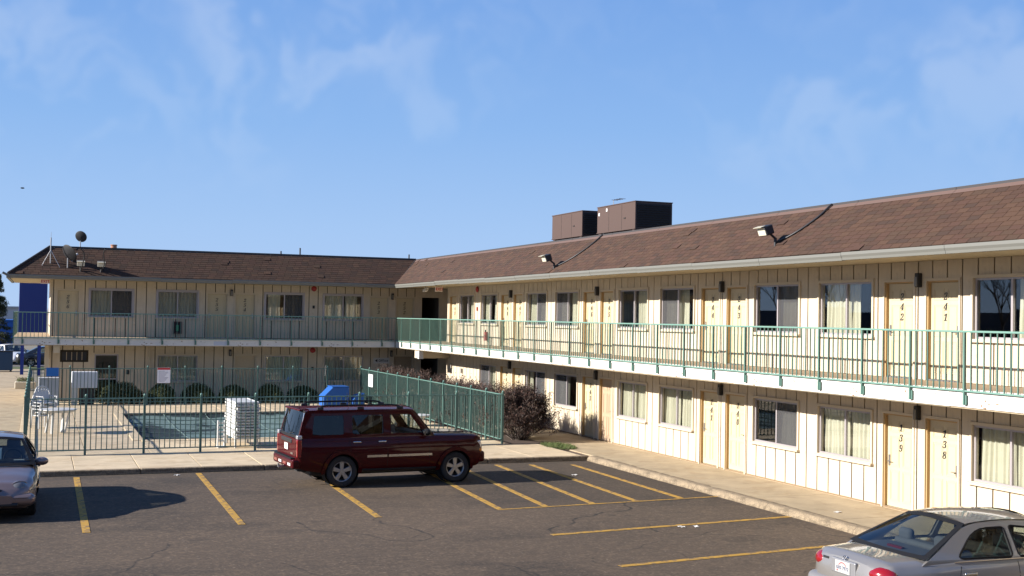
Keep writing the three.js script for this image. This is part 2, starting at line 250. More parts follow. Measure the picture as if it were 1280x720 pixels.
// right-hand wing: local x runs along world z, local z points out over the car park
const U0 = -33;
const wingR = thing('motel_wing', 'long two-storey cream motel wing with green balcony railing, sunlit beside the parking stalls', 'building', [XW, 0, U0], -Math.PI / 2);
{
  const g = sub('shell', wingR); wingR.remove(g);
  const q = u => u - U0, end = -51.36, near = -8;
  const HU = [], HL = [];   // clear openings upper, lower
  const WU = { '-1l': ['c', 'd'], '0r': ['d', 'c'], '0l': ['c', 'l'], '1r': ['d', 'sc'], '1l': ['sc', 'l'], '2r': ['d', 'c'], '2l': ['sm', 'l'], '3r': ['l', 'sc'], '3l': ['m', 'm'], '4r': ['d', 'c'] };
  const WL = { '-1l': ['c', 'c'], '0r': ['c', 'c'], '0l': ['c', 'l'], '1r': ['d', 'sgc'], '1l': ['c', 'l'], '2r': ['c', 'c'], '2l': ['sgc', 'd'], '3r': ['l', 'sgc'], '3l': ['sgc', 'c'] };
  const nU = { '0r': '241', '0l': '242', '1r': '243', '1l': '244', '2r': '245', '2l': '246', '3r': '247', '3l': '248', '4r': '249', '-1l': '240' };
  const nL = { '0r': '138', '0l': '139', '1r': '140', '1l': '141', '2r': '', '2l': '143', '3r': '144', '3l': '145', '-1l': '137' };
  for (let k = -1; k <= 4; k++) for (const s of ['l', 'r']) {
    const c = q(-20.19 - 7.755 * k), id = k + s, W = s === 'r' ? [c + 1.53, c + 3.48] : [c - 3.48, c - 1.53], D = s === 'r' ? [c + .195, c + 1.13] : [c - 1.13, c - .195];
    if (WU[id]) { windowPart(wingR, ...W, 3.80, 5.02, ...WU[id], { cov: id === '0l' ? .35 : id === '1l' ? .4 : .55 }); HU.push([...W, 3.80, 5.02]); }
    if (WL[id]) { windowPart(wingR, ...W, 1.02, 2.14, ...WL[id], { cov: id === '3r' ? .35 : .75 }); HL.push([...W, 1.02, 2.14]); }
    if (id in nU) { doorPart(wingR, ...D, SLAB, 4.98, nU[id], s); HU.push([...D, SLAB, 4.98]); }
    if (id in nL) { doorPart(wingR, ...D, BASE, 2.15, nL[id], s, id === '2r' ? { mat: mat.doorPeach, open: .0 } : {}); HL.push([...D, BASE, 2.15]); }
    if (s === 'l' && k < 4 && k > -1) { wallLamp(wingR, c, 5.0); wallLamp(wingR, c, 2.24); }
  }
  const grow = h => h.map(o => [o[0] - .052, o[1] + .052, o[2] - .05, o[3] + .052]);
  backing(wingR, q(end), q(near), BASE, SLABB, HL); backing(wingR, q(end), q(near), SLAB + .002, SOF, HU);
  siding(wingR, q(end), q(near), BASE + .02, SLABB - .004, grow(HL), q(-21.98)); siding(wingR, q(end), q(near), SLAB + .01, SOF - .004, grow(HU), q(-21.98));
  part('base_strip', bx(q(end), q(near), BASE, BASE + .035, 0, .006), M(.22, .15, .085, .95), wingR);
  // floors, ceiling, closing walls
  part('foundation', bx(q(end), q(near), .0, BASE + .001, -9, -.001), mat.concrete, wingR);
  part('floor_slab', bx(q(-66), q(near), SLABB, SLAB, -9, 1.57), mat.deck, wingR);
  part('balcony_soffit', bx(q(ZW), q(near), SLABB - .012, SLABB - .002, .004, 1.565), mat.soffit, wingR);
  part('eave_soffit', bx(q(-54.2), q(near), SOF, SOF + .02, -9, 1.55), mat.soffit, wingR);
  part('roof_slab', bx(q(-66), q(near), 6.60, 6.69, -9, .22), mat.flatRoof, wingR);
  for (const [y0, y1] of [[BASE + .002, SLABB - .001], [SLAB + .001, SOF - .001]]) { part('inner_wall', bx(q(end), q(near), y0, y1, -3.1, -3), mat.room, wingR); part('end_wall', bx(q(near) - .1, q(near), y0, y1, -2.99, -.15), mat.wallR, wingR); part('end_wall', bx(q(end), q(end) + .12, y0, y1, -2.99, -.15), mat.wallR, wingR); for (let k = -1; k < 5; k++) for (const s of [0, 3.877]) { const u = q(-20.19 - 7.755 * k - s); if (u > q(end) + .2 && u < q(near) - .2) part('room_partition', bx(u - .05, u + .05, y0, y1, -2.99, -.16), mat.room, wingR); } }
  part('back_wall', bx(q(end), q(near), BASE, 6.6, -9.1, -9), mat.wallR, wingR);
  // balcony front and railing
  seed(77); for (let u = q(-54.1), i = 0; u < q(near); u += 3.66, i++) part('fascia_board', box(Math.min(3.66, q(near) - u) - .005, .325, .028), mat.whitePaint, wingR, [u + 1.83, 2.765 + rr(-.006, .006), 1.585]);
  railing(wingR, q(-54.1), q(-9), 1.64, q(-53.0 - .022), 1.4375);
  // roof
  gutter(wingR, q(-54.15), q(near), 1.6, 5.385, mat.gutter);
  seed(5); const rf = slope(wingR, 1.68, 5.545, .30, 6.74, q(-54.15), q(near), q(-55.4), q(near), q(-22.6));
  for (let u = q(-55.4); u < q(near); u += 3.05) { const L = Math.min(3.04, q(near) - u); part('ridge_flashing', box(L, .14, .012), mat.flashing, rf, [u + L / 2, 6.715, .355], [-(Math.PI / 2 - .714), 0, 0]); part('roof_edge', box(L, .06, .10), mat.ridgeDark, rf, [u + L / 2, 6.775, .27]); }
  part('roof_wall', bx(q(-55.2), q(near), SOF + .02, 6.60, -.02, .20), mat.flashing, wingR);
  // fittings
  alarmBell(wingR, q(-47.35), 5.24);
  const ex = sub('fire_extinguisher', wingR, [q(-46.1), 3.3, 0]); part('cylinder', cyl(.07, .07, .36), mat.red, ex, [0, 0, .09]); part('valve', rbox(.05, .09, .06, .01), mat.black, ex, [0, .22, .09]); part('bracket', box(.06, .2, .02), mat.black, ex, [0, 0, .012]);
  part('call_point', rbox(.10, .16, .05, .01), mat.red, wingR, [q(-47.35), 4.42, .028]);
  for (const [u, y] of [[-50.6, 1.9], [-49.2, 1.75]]) part('meter_box', rbox(.14, .2, .08, .01), M(.3, .28, .25, .5), wingR, [q(u), y, .042]);
  // corner beam and stub column under the balcony corner
  part('corner_beam', bx(q(-51.36), q(-50.9), 2.22, SLABB - .014, .02, 1.5), mat.trim, wingR);
  part('stub_column', bx(q(-50.9), q(-50.7), 2.2, SLABB - .014, 1.3, 1.5), mat.white, wingR);
  // exit sign and twin floodlight below the eave at the corner
  const sg = sub('exit_sign', wingR, [q(-49.9), 5.27, .9]); part('box', rbox(.10, .22, .34, .01), M(.75, .6, .5, .5), sg); part('lettering', new TextGeometry('EXIT', { font: fontSans, size: .12, depth: .004, curveSegments: 3 }).translate(-.16, -.06, 0).rotateY(Math.PI / 2), M(.5, .05, .04, .5), sg, [.052, 0, 0]);
  const fl = sub('emergency_light', wingR, [q(-51.7), 5.33, .9]); part('base', rbox(.3, .08, .14, .02), mat.white, fl); for (const s of [-1, 1]) part('lamp_head', new THREE.CylinderGeometry(.075, .045, .12, 12).rotateX(Math.PI / 2).rotateZ(s * .5), mat.white, fl, [s * .14, -.09, .06]);
}

// left-hand wing: faces the pool, local x = world x
const wingL = thing('motel_wing', 'shaded cream motel wing with hipped shingle roof standing behind the swimming pool', 'building', [8, 0, ZW], 0);
{
  const q = u => u - 8, a = .455, b = 17.27, W = [], D = [];
  const HU = [], HL = [];
  const wu = [[2.06, 3.87, 'gc', 'sgc'], [4.91, 6.68, 'gc', 'gc'], [9.71, 11.50, 'm', 'sc'], [12.45, 14.32, 'c', 'm']];
  for (const [x0, x1, l, r] of wu) { windowPart(wingL, q(x0), q(x1), 3.81, 5.02, l, r, { casing: mat.frame }); HU.push([q(x0), q(x1), 3.81, 5.02]); }
  for (const [x0, x1, l, r] of [[4.97, 6.74, 'c', 'c'], [9.75, 11.50, 'c', 'c'], [12.51, 14.41, 'gc', 'c']]) { windowPart(wingL, q(x0), q(x1), .95, 2.14, l, r); HL.push([q(x0), q(x1), .95, 2.14]); }
  for (const [x0, x1, n, s] of [[.72, 1.62, '256', 'r'], [7.09, 7.99, '255', 'l'], [8.35, 9.25, '254', 'r'], [14.68, 15.59, '253', 'l'], [15.97, 16.87, '252', 'r']]) { doorPart(wingL, q(x0), q(x1), SLAB, 4.95, n, s, { jamb: mat.trim }); HU.push([q(x0), q(x1), SLAB, 4.95]); }
  for (const [x0, x1, o] of [[8.38, 9.33, { jamb: mat.trim, mat: M(.50, .40, .26, .6) }], [15.9, 16.85, { jamb: mat.trim, mat: M(.30, .23, .15, .6) }]]) { doorPart(wingL, q(x0), q(x1), BASE, 2.15, '', 'l', o); HL.push([q(x0), q(x1), BASE, 2.15]); }
  // glazed entrance door and louvred vent by the end of the wing
  const gd = sub('glass_door', wingL, [q(2.82), BASE, 0]); part('frame', frameGeo(1.0, 2.04, .055, .06), mat.frame, gd, [0, 1.02, -.06]); part('pane', box(.90, 1.94, .006), mat.glass, gd, [0, 1.02, -.06]); part('push_bar', box(.86, .05, .05), mat.frame, gd, [0, .95, -.02]); part('casing', [bx(-.55, .55, 2.04, 2.10, -.01, .02), bx(-.55, -.5, 0, 2.04, -.01, .02), bx(.5, .55, 0, 2.04, -.01, .02)], mat.trim, gd);
  HL.push([q(2.32), q(3.32), BASE, BASE + 2.04]);
  const vt = sub('vent_grille', wingL, [q(1.48), 2.08, 0]); part('frame', frameGeo(1.06, .42, .03, .05), mat.groove, vt, [0, 0, .01]); for (let i = 1; i < 5; i++) part('bar', box(.03, .37, .03), M(.35, .28, .2, .7), vt, [-.53 + i * .212, 0, .01]); part('recess', box(1.0, .37, .01), mat.black, vt, [0, 0, -.03]); HL.push([q(.95), q(2.01), 1.87, 2.29]);
  const grow = h => h.map(o => [o[0] - .052, o[1] + .052, o[2] - .05, o[3] + .052]);
  backing(wingL, q(a), q(b), BASE, SLABB, HL); backing(wingL, q(a), q(b), SLAB + .002, SOF, HU);
  siding(wingL, q(a), q(b), BASE + .02, SLABB - .004, grow(HL), q(1.0)); siding(wingL, q(a), q(b), SLAB + .01, SOF - .004, grow(HU), q(1.0));
  // wall beyond the passage opening, passage inside
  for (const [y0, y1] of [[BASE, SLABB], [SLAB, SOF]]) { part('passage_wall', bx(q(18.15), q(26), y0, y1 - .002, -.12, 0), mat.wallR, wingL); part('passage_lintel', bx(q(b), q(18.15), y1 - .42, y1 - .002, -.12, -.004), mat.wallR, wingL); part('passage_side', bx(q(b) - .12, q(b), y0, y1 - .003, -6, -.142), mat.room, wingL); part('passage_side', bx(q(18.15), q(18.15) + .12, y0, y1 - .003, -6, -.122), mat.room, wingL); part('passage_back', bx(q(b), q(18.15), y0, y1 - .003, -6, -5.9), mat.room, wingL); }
  part('foundation', bx(q(a), q(26), 0, BASE + .001, -9, -.001), mat.concrete, wingL);
  part('floor_slab', bx(q(-.95), q(15.52), SLABB, SLAB, -9, 1.67), mat.deck, wingL);
  part('balcony_soffit', bx(q(-.94), q(15.51), SLABB - .012, SLABB - .002, .004, 1.66), mat.soffit, wingL);
  part('eave_soffit', bx(q(-1.15), q(17.4), SOF, SOF + .02, -9, 1.62), mat.soffit, wingL);
  part('roof_slab', bx(q(.45), q(17.3), 6.60, 6.69, -9, .30), mat.flatRoof, wingL);
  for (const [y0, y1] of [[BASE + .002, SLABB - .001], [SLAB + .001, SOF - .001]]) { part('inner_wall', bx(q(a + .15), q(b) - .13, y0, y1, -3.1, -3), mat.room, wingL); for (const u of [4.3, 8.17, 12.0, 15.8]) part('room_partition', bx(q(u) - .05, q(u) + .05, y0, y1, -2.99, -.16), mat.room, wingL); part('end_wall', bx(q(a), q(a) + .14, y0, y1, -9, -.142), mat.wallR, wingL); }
  part('back_wall', bx(q(a), q(26), BASE, 6.6, -9.1, -9), mat.wallR, wingL);
  seed(78); for (let u = q(-.95); u < q(15.4); u += 4.1) part('fascia_board', box(Math.min(4.1, q(15.52) - u) - .005, .325, .028), mat.whitePaint, wingL, [u + Math.min(4.1, q(15.52) - u) / 2, 2.765, 1.685]);
  part('fascia_board', box(.028, .325, 10.6), mat.whitePaint, wingL, [q(-.965), 2.765, -3.62]);
  railing(wingL, q(-.95), q(15.44), 1.74, q(-.63), 1.405);
  const er = sub('end_railing', wingL, [q(-.97), SLAB, -3]); part('top_rail', box(.05, .038, 9.4), mat.railPale, er, [0, 1.035, 0]); part('bottom_rail', box(.034, .03, 9.4), mat.railPale, er, [0, -.03, 0]);
  for (let i = 0; i <= 60; i++) part(i % 9 ? 'baluster' : 'post', i % 9 ? box(.017, 1.03, .017) : box(.042, 1.3, .042), mat.rail, er, [0, i % 9 ? .5 : .385, 4.68 - i * .155]);
  gutter(wingL, q(-1.2), q(15.5), 1.63, 5.385, mat.gutter);
  part('end_gutter', bx(q(-1.3), q(-1.18), 5.385, 5.545, -9, 1.74), mat.gutter, wingL);
  part('downspout_elbow', bar([q(-1.2), 5.47, 1.7], [q(-1.45), 5.6, 1.7], .05, 8), mat.gutter, wingL);
  seed(6); const rf = slope(wingL, 1.72, 5.545, .40, 6.77, q(-1.25), q(15.5), q(.37), q(16.8), 1e9);
  // hipped end slope
  { const e = new THREE.Group(); const S = slope(e, 0, 5.545, -1.57, 6.77, -8.9, 1.70, -8.9, .40, 1e9); S.name = 'end_roof'; S.rotation.y = -Math.PI / 2; S.position.set(q(-1.22), 0, 0); wingL.add(S); }
  for (let u = q(.37); u < q(16.8); u += 3.05) { const L = Math.min(3.045, q(16.8) - u); part('roof_edge', box(L, .08, .12), mat.ridgeDark, rf, [u + L / 2, 6.80, .38]); }
  part('hip_cap', bar([q(-1.25), 5.58, 1.74], [q(.37), 6.82, .40], .045, 6), mat.ridgeDark, rf);
  part('valley_flashing', bar([q(15.5), 5.57, 1.72], [q(16.8), 6.78, .40], .035, 6), mat.ridgeDark, rf);
  part('roof_wall', bx(q(.5), q(16.9), SOF + .02, 6.60, -.02, .28), mat.flashing, wingL);
  for (const u of [8.17, 15.78]) { wallLamp(wingL, q(u), 5.0); wallLamp(wingL, q(u), 2.26); }
  alarmBell(wingL, q(11.97), 5.28); alarmBell(wingL, q(11.97), 2.40);
  for (const y of [4.42, 1.55]) part('call_point', rbox(.10, .14, .05, .01), mat.black, wingL, [q(11.97), y, .028]);
  part('intercom', rbox(.12, .2, .06, .02), mat.black, wingL, [q(3.72), 1.38, .032]);
  const cb = sub('extinguisher_cabinet', wingL, [q(5.8), 3.38, 0]); part('cabinet', frameGeo(.38, .55, .04, .16), M(.10, .03, .03, .5), cb, [0, 0, .08]); part('back', box(.30, .47, .01), mat.black, cb, [0, 0, .012]); part('bottle', cyl(.06, .06, .26), M(.03, .30, .14, .4), cb, [0, -.02, .09]);
  part('downpipe', box(.07, 2.4, .07), mat.trim, wingL, [q(4.62), 1.36, .04]);
  part('end_column', box(.18, 2.44, .18), mat.trim, wingL, [q(.36), 1.36, .2]);
  part('junction_box', rbox(.28, .32, .16, .02), M(.55, .54, .52, .6), wingL, [q(.75), 2.38, .085]);
  const sg = sub('exit_sign', wingL, [q(.2), 5.28, 1.2]); part('box', rbox(.34, .2, .09, .01), M(.75, .6, .5, .5), sg); part('lettering', new TextGeometry('EXIT', { font: fontSans, size: .115, depth: .004, curveSegments: 3 }).translate(-.16, -.06, .047), M(.5, .05, .04, .5), sg);
  // the office sign
  const cv = document.createElement('canvas'); cv.width = 256; cv.height = 80; const x = cv.getContext('2d'); x.fillStyle = '#b9b7b4'; x.fillRect(0, 0, 256, 80); x.fillStyle = '#15151c'; x.font = 'bold 56px sans-serif'; x.fillText('Office', 76, 60); x.beginPath(); x.moveTo(16, 40); x.lineTo(60, 14); x.lineTo(60, 66); x.fill();
  const ct = new THREE.CanvasTexture(cv); ct.colorSpace = THREE.SRGBColorSpace; const os = sub('office_sign', wingL, [q(15.3), 1.92, .012]); part('board', box(.78, .26, .02), M(.6, .6, .58, .6), os); part('lettering', new THREE.PlaneGeometry(.76, .24), new THREE.MeshStandardMaterial({ map: ct, roughness: .6 }), os, [0, 0, .013]);
  part('notice', box(.7, .16, .008), M(.45, .47, .52, .7), wingL, [q(7.55), 2.72, 1.705]);
}

// the third wing, behind the viewpoint: its balcony shows in the car windows
const wingB = thing('motel_wing', 'cream motel wing with green balcony railing facing the shaded wing across the car park', 'building', [8, 0, 3.9], Math.PI);
{
  const a = -20, b = 20, HU = [], HL = [];
  for (let k = 0; k < 5; k++) { const c = -15.5 + k * 7.755; for (const s of [-1, 1]) { const W = s > 0 ? [c + 1.53, c + 3.48] : [c - 3.48, c - 1.53], D = s > 0 ? [c + .195, c + 1.13] : [c - 1.13, c - .195]; windowPart(wingB, ...W, 3.80, 5.02, 'c', 'gc'); windowPart(wingB, ...W, 1.02, 2.14, 'gc', 'c'); doorPart(wingB, ...D, SLAB, 4.98, '', s > 0 ? 'r' : 'l'); doorPart(wingB, ...D, BASE, 2.15, '', s > 0 ? 'r' : 'l'); HU.push([...W, 3.80, 5.02], [...D, SLAB, 4.98]); HL.push([...W, 1.02, 2.14], [...D, BASE, 2.15]); } }
  const grow = h => h.map(o => [o[0] - .052, o[1] + .052, o[2] - .05, o[3] + .052]);
  backing(wingB, a, b, BASE, SLABB, HL); backing(wingB, a, b, SLAB + .002, SOF, HU);
  siding(wingB, a, b, BASE + .02, SLABB - .004, grow(HL), 0, .86); siding(wingB, a, b, SLAB + .01, SOF - .004, grow(HU), 0, .86);
  part('walk', bx(a, b, -.02, BASE, -.001, 2.0), mat.concrete, wingB); part('foundation', bx(a, b, 0, BASE + .001, -6, -.002), mat.concrete, wingB);
  part('floor_slab', bx(a, b, SLABB, SLAB, -6, 1.57), mat.deck, wingB); part('eave_soffit', bx(a, b, SOF, SOF + .02, -6, 1.55), mat.soffit, wingB);
  for (const [y0, y1] of [[BASE + .002, SLABB - .001], [SLAB + .001, SOF - .001]]) { part('inner_wall', bx(a, b, y0, y1, -3.1, -3), mat.room, wingB); for (const u of [a, b - .12]) part('end_wall', bx(u, u + .12, y0, y1, -2.99, -.15), mat.wallR, wingB); }
  for (let u = a; u < b - .1; u += 4) part('fascia_board', box(3.995, .325, .028), mat.whitePaint, wingB, [u + 2, 2.765, 1.585]);
  railing(wingB, a, b, 1.64, a + .7, 1.4375);
  gutter(wingB, a, b, 1.6, 5.385, mat.gutter); slope(wingB, 1.68, 5.545, .30, 6.74, a, b, a, b, 1e9); part('roof_slab', bx(a, b, 6.60, 6.69, -6, .22), mat.flatRoof, wingB); part('back_wall', bx(a, b, BASE, 6.6, -6.1, -6), mat.wallR, wingB);
}
// ---------- ground ----------
{
  const gs = new THREE.Shape([[-800, -600], [800, -600], [800, 1000], [-800, 1000]].map(p => new THREE.Vector2(...p)));
  gs.holes.push(new THREE.Path([[2.9, 38.2], [2.9, 48.8], [11.1, 48.8], [11.1, 38.2]].map(p => new THREE.Vector2(...p))));
  const g = new THREE.ShapeGeometry(gs); g.rotateX(-Math.PI / 2); g.translate(0, -.03, 0);
  structure('ground', g, M(.16, .14, .10, 1));
  // asphalt of the car park
  const N = 2048, S = 46, cracks = document.createElement('canvas'); cracks.width = cracks.height = N; const x = cracks.getContext('2d'); x.fillStyle = '#fff'; x.fillRect(0, 0, N, N); x.lineCap = 'round';
  seed(31); const k = N / S; // texture x = world x + 31, texture y = world z + 33 (rows downwards handled below)
  function crack(px, pz, dir, len, w, a) { let X = (px + 31) * k, Y = (pz + 33) * k; for (let i = 0; i < len * 7; i++) { const nx = X + Math.cos(dir) * k / 7, ny = Y + Math.sin(dir) * k / 7; x.strokeStyle = `rgba(0,0,0,${Math.min(1, a * rr(.7, 1.7))})`; x.lineWidth = w * 1.3 * rr(.5, 1.5); x.beginPath(); x.moveTo(X, Y); x.lineTo(nx, ny); x.stroke(); X = nx; Y = ny; dir += rr(-.55, .55); if (rnd() < .012 && len > 3) crack(X / k - 31, Y / k - 33, dir + rr(-1.3, 1.3), len * .35, w * .7, a * .7); } }
  for (const c of [[12.2, -24, 1.9, 5, 1.6, .75], [11.4, -21.4, 1.6, 3, 1.4, .6], [4.8, -23.5, 1.4, 6, 1.3, .6], [2.2, -22, 1.5, 6, 1.3, .55], [-2, -22.6, 0, 14, 1.1, .45], [7.2, -18.6, 1.2, 5, 1.5, .7], [6.4, -17.8, .3, 4, 1.3, .55], [9.5, -19, -.1, 4.5, 1.1, .45], [3.5, -19.8, .05, 10, 1.2, .45], [-1, -17.6, .1, 12, 1.1, .4], [14.3, -20.2, 1.5, 5, 1.2, .5], [5.6, -29.6, .2, 7, 1.1, .4], [1.5, -27.4, .1, 6, 1, .35], [8.3, -25.4, .1, 6, 1, .35]]) crack(...c);
  for (let i = 0; i < 26; i++) crack(rr(-6, 14), rr(-30, -10), rr(0, 6.3), rr(.6, 2.4), 1, .4);
  const px = x.getImageData(0, 0, N, N).data;
  const blots = []; seed(8); for (let i = 0; i < 120; i++) blots.push([rr(-8, 14.5), rr(-31, -12), rr(.06, .42), rr(.12, .5)]);
  for (const b of [[11.2, -22.6, .12, .75], [11.5, -22.5, .10, .75], [10.6, -22.7, .14, .6], [12.3, -19.4, .5, .45], [8.4, -28.6, .7, .4], [7.3, -26.2, .5, .3], [3.2, -29.9, .6, .45], [9.9, -21.3, .3, .35]]) blots.push(b);
  const bl = new Float32Array(N * N); for (const [bxx, bz, r, a] of blots) { const X = (bxx + 31) * k, Y = (bz + 33) * k, R = r * k; for (let j = Math.max(0, Y - R * 2 | 0); j < Math.min(N, Y + R * 2); j++) for (let i = Math.max(0, X - R * 2 | 0); i < Math.min(N, X + R * 2); i++) { const d = Math.hypot(i - X, (j - Y) * 1.3) / R + .9 * (fbm(i / 9, j / 9, 4096, 3, 3) - .5); const v = a * (1 - smooth(.45, 1, d)); bl[j * N + i] = Math.max(bl[j * N + i], v); } }
  const at = tex(N, N, (i, j) => { const n = fbm(i / 220, j / 220, 4096, 41, 6, .55), f = hash(i, j, 4), n2 = fbm(i / 14, j / 5, 4096, 55, 3), n3 = smooth(.5, .72, fbm(i / 90 + 8, j / 60 + 5, 4096, 77, 5)); const ag = smooth(.55, .8, vnoise(i / 2.2, j / 2.2, 4096, 14)) - .25, lg = fbm(i / 420 + 5, j / 300 + 2, 4096, 99, 4); let m = .78 + .55 * (n - .35) + (f - .5) * .5 + ag * .34 + (n2 - .5) * .25 - .22 * n3 + .5 * (lg - .5); const wxx = i / k - 31, wzz = j / k - 33, jag = .5 * (fbm(i / 26, j / 26, 4096, 44, 4) - .5); if (wzz < -24.05 + .04 * (14.8 - wxx) + jag * .5 && wxx > 9.1 + jag) m *= .70; else if (wzz < -25.2 + jag * 6) m *= .88; m *= 1 - .55 * bl[j * N + i]; m *= .12 + .88 * px[(j * N + i) * 4] / 255; const sp = f > .994 ? .10 : 0; return [s8(.089 * m + sp), s8(.060 * m + sp * .88), s8(.0360 * m + sp * .75)]; });
  at.flipY = false;
  // lot outline: notched by the raised walks
  const sh = new THREE.Shape([[-31, 12], [14.85, 12], [14.85, -31.46], [-31, -31.46]].map(p => new THREE.Vector2(p[0], -p[1])));
  const lg = new THREE.ShapeGeometry(sh); lg.rotateX(-Math.PI / 2); const p = lg.attributes.position, uv = lg.attributes.uv; for (let i = 0; i < p.count; i++) uv.setXY(i, (p.getX(i) + 31) / S, (p.getZ(i) + 33) / S);
  const lot = structure('parking_lot', lg, M(1, 1, 1, .93, { map: at, bumpMap: grainBump, bumpScale: .004 }));
  // painted stall lines
  const yt = tex(512, 64, (i, j) => { const w = smooth(.50, .68, fbm(i / 12, j / 12, 64, 91, 4)), n = fbm(i / 40, j / 40, 16, 92, 4); const m = .8 + .4 * n; return [s8(lerp(.40 * m, .13, w * .75)), s8(lerp(.225 * m, .09, w * .75)), s8(lerp(.03 * m, .055, w * .75))]; }, { rep: [.3, 2] });
  const ym = M(1, 1, 1, .85, { map: yt });
  const line = (x0, z0, x1, z1, w = .14) => { const L = Math.hypot(x1 - x0, z1 - z0); const m = part('parking_line', box(L, .004, w), ym, lot, [(x0 + x1) / 2, .004, (z0 + z1) / 2]); m.rotation.y = -Math.atan2(z1 - z0, x1 - x0); };
  for (const a of [[.95, -31.2, .91, -23.4], [3.86, -31.3, 3.74, -23.5], [6.72, -31.3, 6.48, -23.6], [9.62, -31.2, 9.22, -23.9], [10.75, -31.2, 10.31, -23.95], [11.88, -31.15, 11.48, -24.08], [12.83, -30.95, 12.6, -24.13], [13.97, -30.65, 13.82, -24.3], [9.08, -20.82, 14.75, -21.38], [9.03, -17.87, 14.75, -18.5], [9.0, -15.0, 14.75, -15.6], [9.0, -12.1, 14.75, -12.7], [-1.95, -31.2, -1.95, -23.4]]) line(...a);
  line(9.16, -23.87, 14.8, -24.3, .085);
  // raised concrete: walk in front of the pool, walk along the right wing, pool deck
  seed(14);
  const slabs = (name, label, list, cm = mat.concrete) => { const b = structure(name, bx(list.lo[0], list.lo[1], -.02, .10, list.lo[2], list.lo[3]), mat.soil, label); for (const [x0, x1, z0, z1] of list.p) { const g = rbox(x1 - x0 - .012, .10, z1 - z0 - .012, .012, 1); const gg = metreUV(g.clone()); const o = rr(0, 9); const uv = gg.attributes.uv; for (let i = 0; i < uv.count; i++) uv.setXY(i, uv.getX(i) + o * 3, uv.getY(i) + o); part('concrete_slab', gg, cm, b, [(x0 + x1) / 2, BASE - .05 + rr(-.002, .002), (z0 + z1) / 2]); } return b; };
  const row = (a, b, n, f) => Array.from({ length: n }, (_, i) => f(lerp(a, b, i / n), lerp(a, b, (i + 1) / n)));
  slabs('pool_walk', 'concrete walk between the kerb and the front pool fence', { lo: [-.62, 14.9, -35.1, -31.62], p: row(-.62, 14.7, 10, (a, b) => [a, b, -34.98, -31.62]) });
  slabs('wing_walk', 'concrete walk along the doors of the sunlit wing', { lo: [15.0, 17.08, -55.7, -8], p: [...row(-53.6, -8, 15, (a, b) => [15.0, 17.08, a, b])] }, mat.oldConcrete);
  slabs('pool_deck', 'pale concrete pool deck inside the green fence', { lo: [-.5, 3.0, -55.7, -35.1], p: [...row(-55.7, -35.0, 8, (a, b) => [-.5, 1.3, a, b]), ...row(-55.7, -35.0, 8, (a, b) => [1.3, 3.0, a, b])] });
  slabs('pool_deck', 'pale concrete pool deck between the pool and the side fence', { lo: [11.0, 13.75, -55.7, -35.1], p: row(-55.7, -35.0, 8, (a, b) => [11.0, 13.75, a, b]) });
  slabs('pool_deck', 'pale concrete pool deck between the front fence and the pool', { lo: [3.0, 11.0, -38.3, -35.1], p: [...row(3.0, 11, 4, (a, b) => [a, b, -36.7, -35.0]), ...row(3.0, 11, 4, (a, b) => [a, b, -38.3, -36.7])] });
  slabs('pool_deck', 'pale concrete pool deck between the pool and the clipped shrubs', { lo: [3.0, 11.0, -55.7, -48.7], p: [...row(3.0, 11, 4, (a, b) => [a, b, -52.3, -48.7]), ...row(3.0, 11, 4, (a, b) => [a, b, -55.7, -52.3])] });
  // kerbs
  const kerb = structure('kerb', bx(14.90, 15.0, -.02, .05, -31.0, -8), mat.soil, 'concrete kerbs round the car park');
  const kp = [[0, -.03], [.30, -.03], [.30, .135], [.16, .137], [.09, .125], [.03, .07]];
  for (let z = -31.46, i = 0; z < -8.2; z += 3.04, i++) { const L = Math.min(3.03, -8 - z), N = 60, g = patch((u, v) => { const s = u * kp.length, k = Math.floor(s) % kp.length, f = s - Math.floor(s), a = kp[k], b = kp[(k + 1) % kp.length], zz = z + v * L; const e = (k >= 2 && k <= 4 || k === 5) ? 1 : 0; const nx = e * ((fbm(zz * 4 + 500, k * 3 + f * 2, 4096, 61, 4) - .5) * .016), ny = e * ((fbm(zz * 5 + 800, k * 3 + f * 2, 4096, 67, 4) - .62) * .014); return [lerp(a[0], b[0], f) + nx, lerp(a[1], b[1], f) + ny, zz - z]; }, 18, N); const p = g.attributes.position, uv = g.attributes.uv; for (let q = 0; q < p.count; q++) uv.setXY(q, p.getZ(q) + i * 1.37, p.getX(q) + p.getY(q)); part('kerb_stone', g, mat.kerb, kerb, [14.76, 0, z]); }
  for (let xx = -.62; xx < 14.7; xx += 3.09) { const L = Math.min(3.08, 14.84 - xx); part('kerb_stone', metreUV(rbox(L, .17, .15, .03, 2).clone()), mat.kerb, kerb, [xx + L / 2, .052, -31.54]); }
  // planting bed beside the side fence
  const bed = structure('planting_bed', bx(13.76, 15.0, -.02, .12, -54, -35.12), mat.soil);
  // concrete drive on the far left, verge and street beyond
  const dg = new THREE.BoxGeometry(12.1, .06, 56); const drive = structure('driveway', metreUV(dg.translate(-6.56, .03, -59.5)), mat.oldConcrete);
  seed(3); for (let i = 0; i < 6; i++) part('expansion_joint', box(11.8, .003, .03), M(.10, .08, .06, 1), drive, [-6.6, .062, -36 - i * 6.2]);
  structure('road', metreUV(new THREE.BoxGeometry(120, .04, 9).translate(-30, 0, -96)), M(.09, .085, .08, .95));
  structure('lawn', metreUV(new THREE.BoxGeometry(80, .05, 4).translate(-20, .01, -89.6)), M(.055, .075, .02, 1));
}
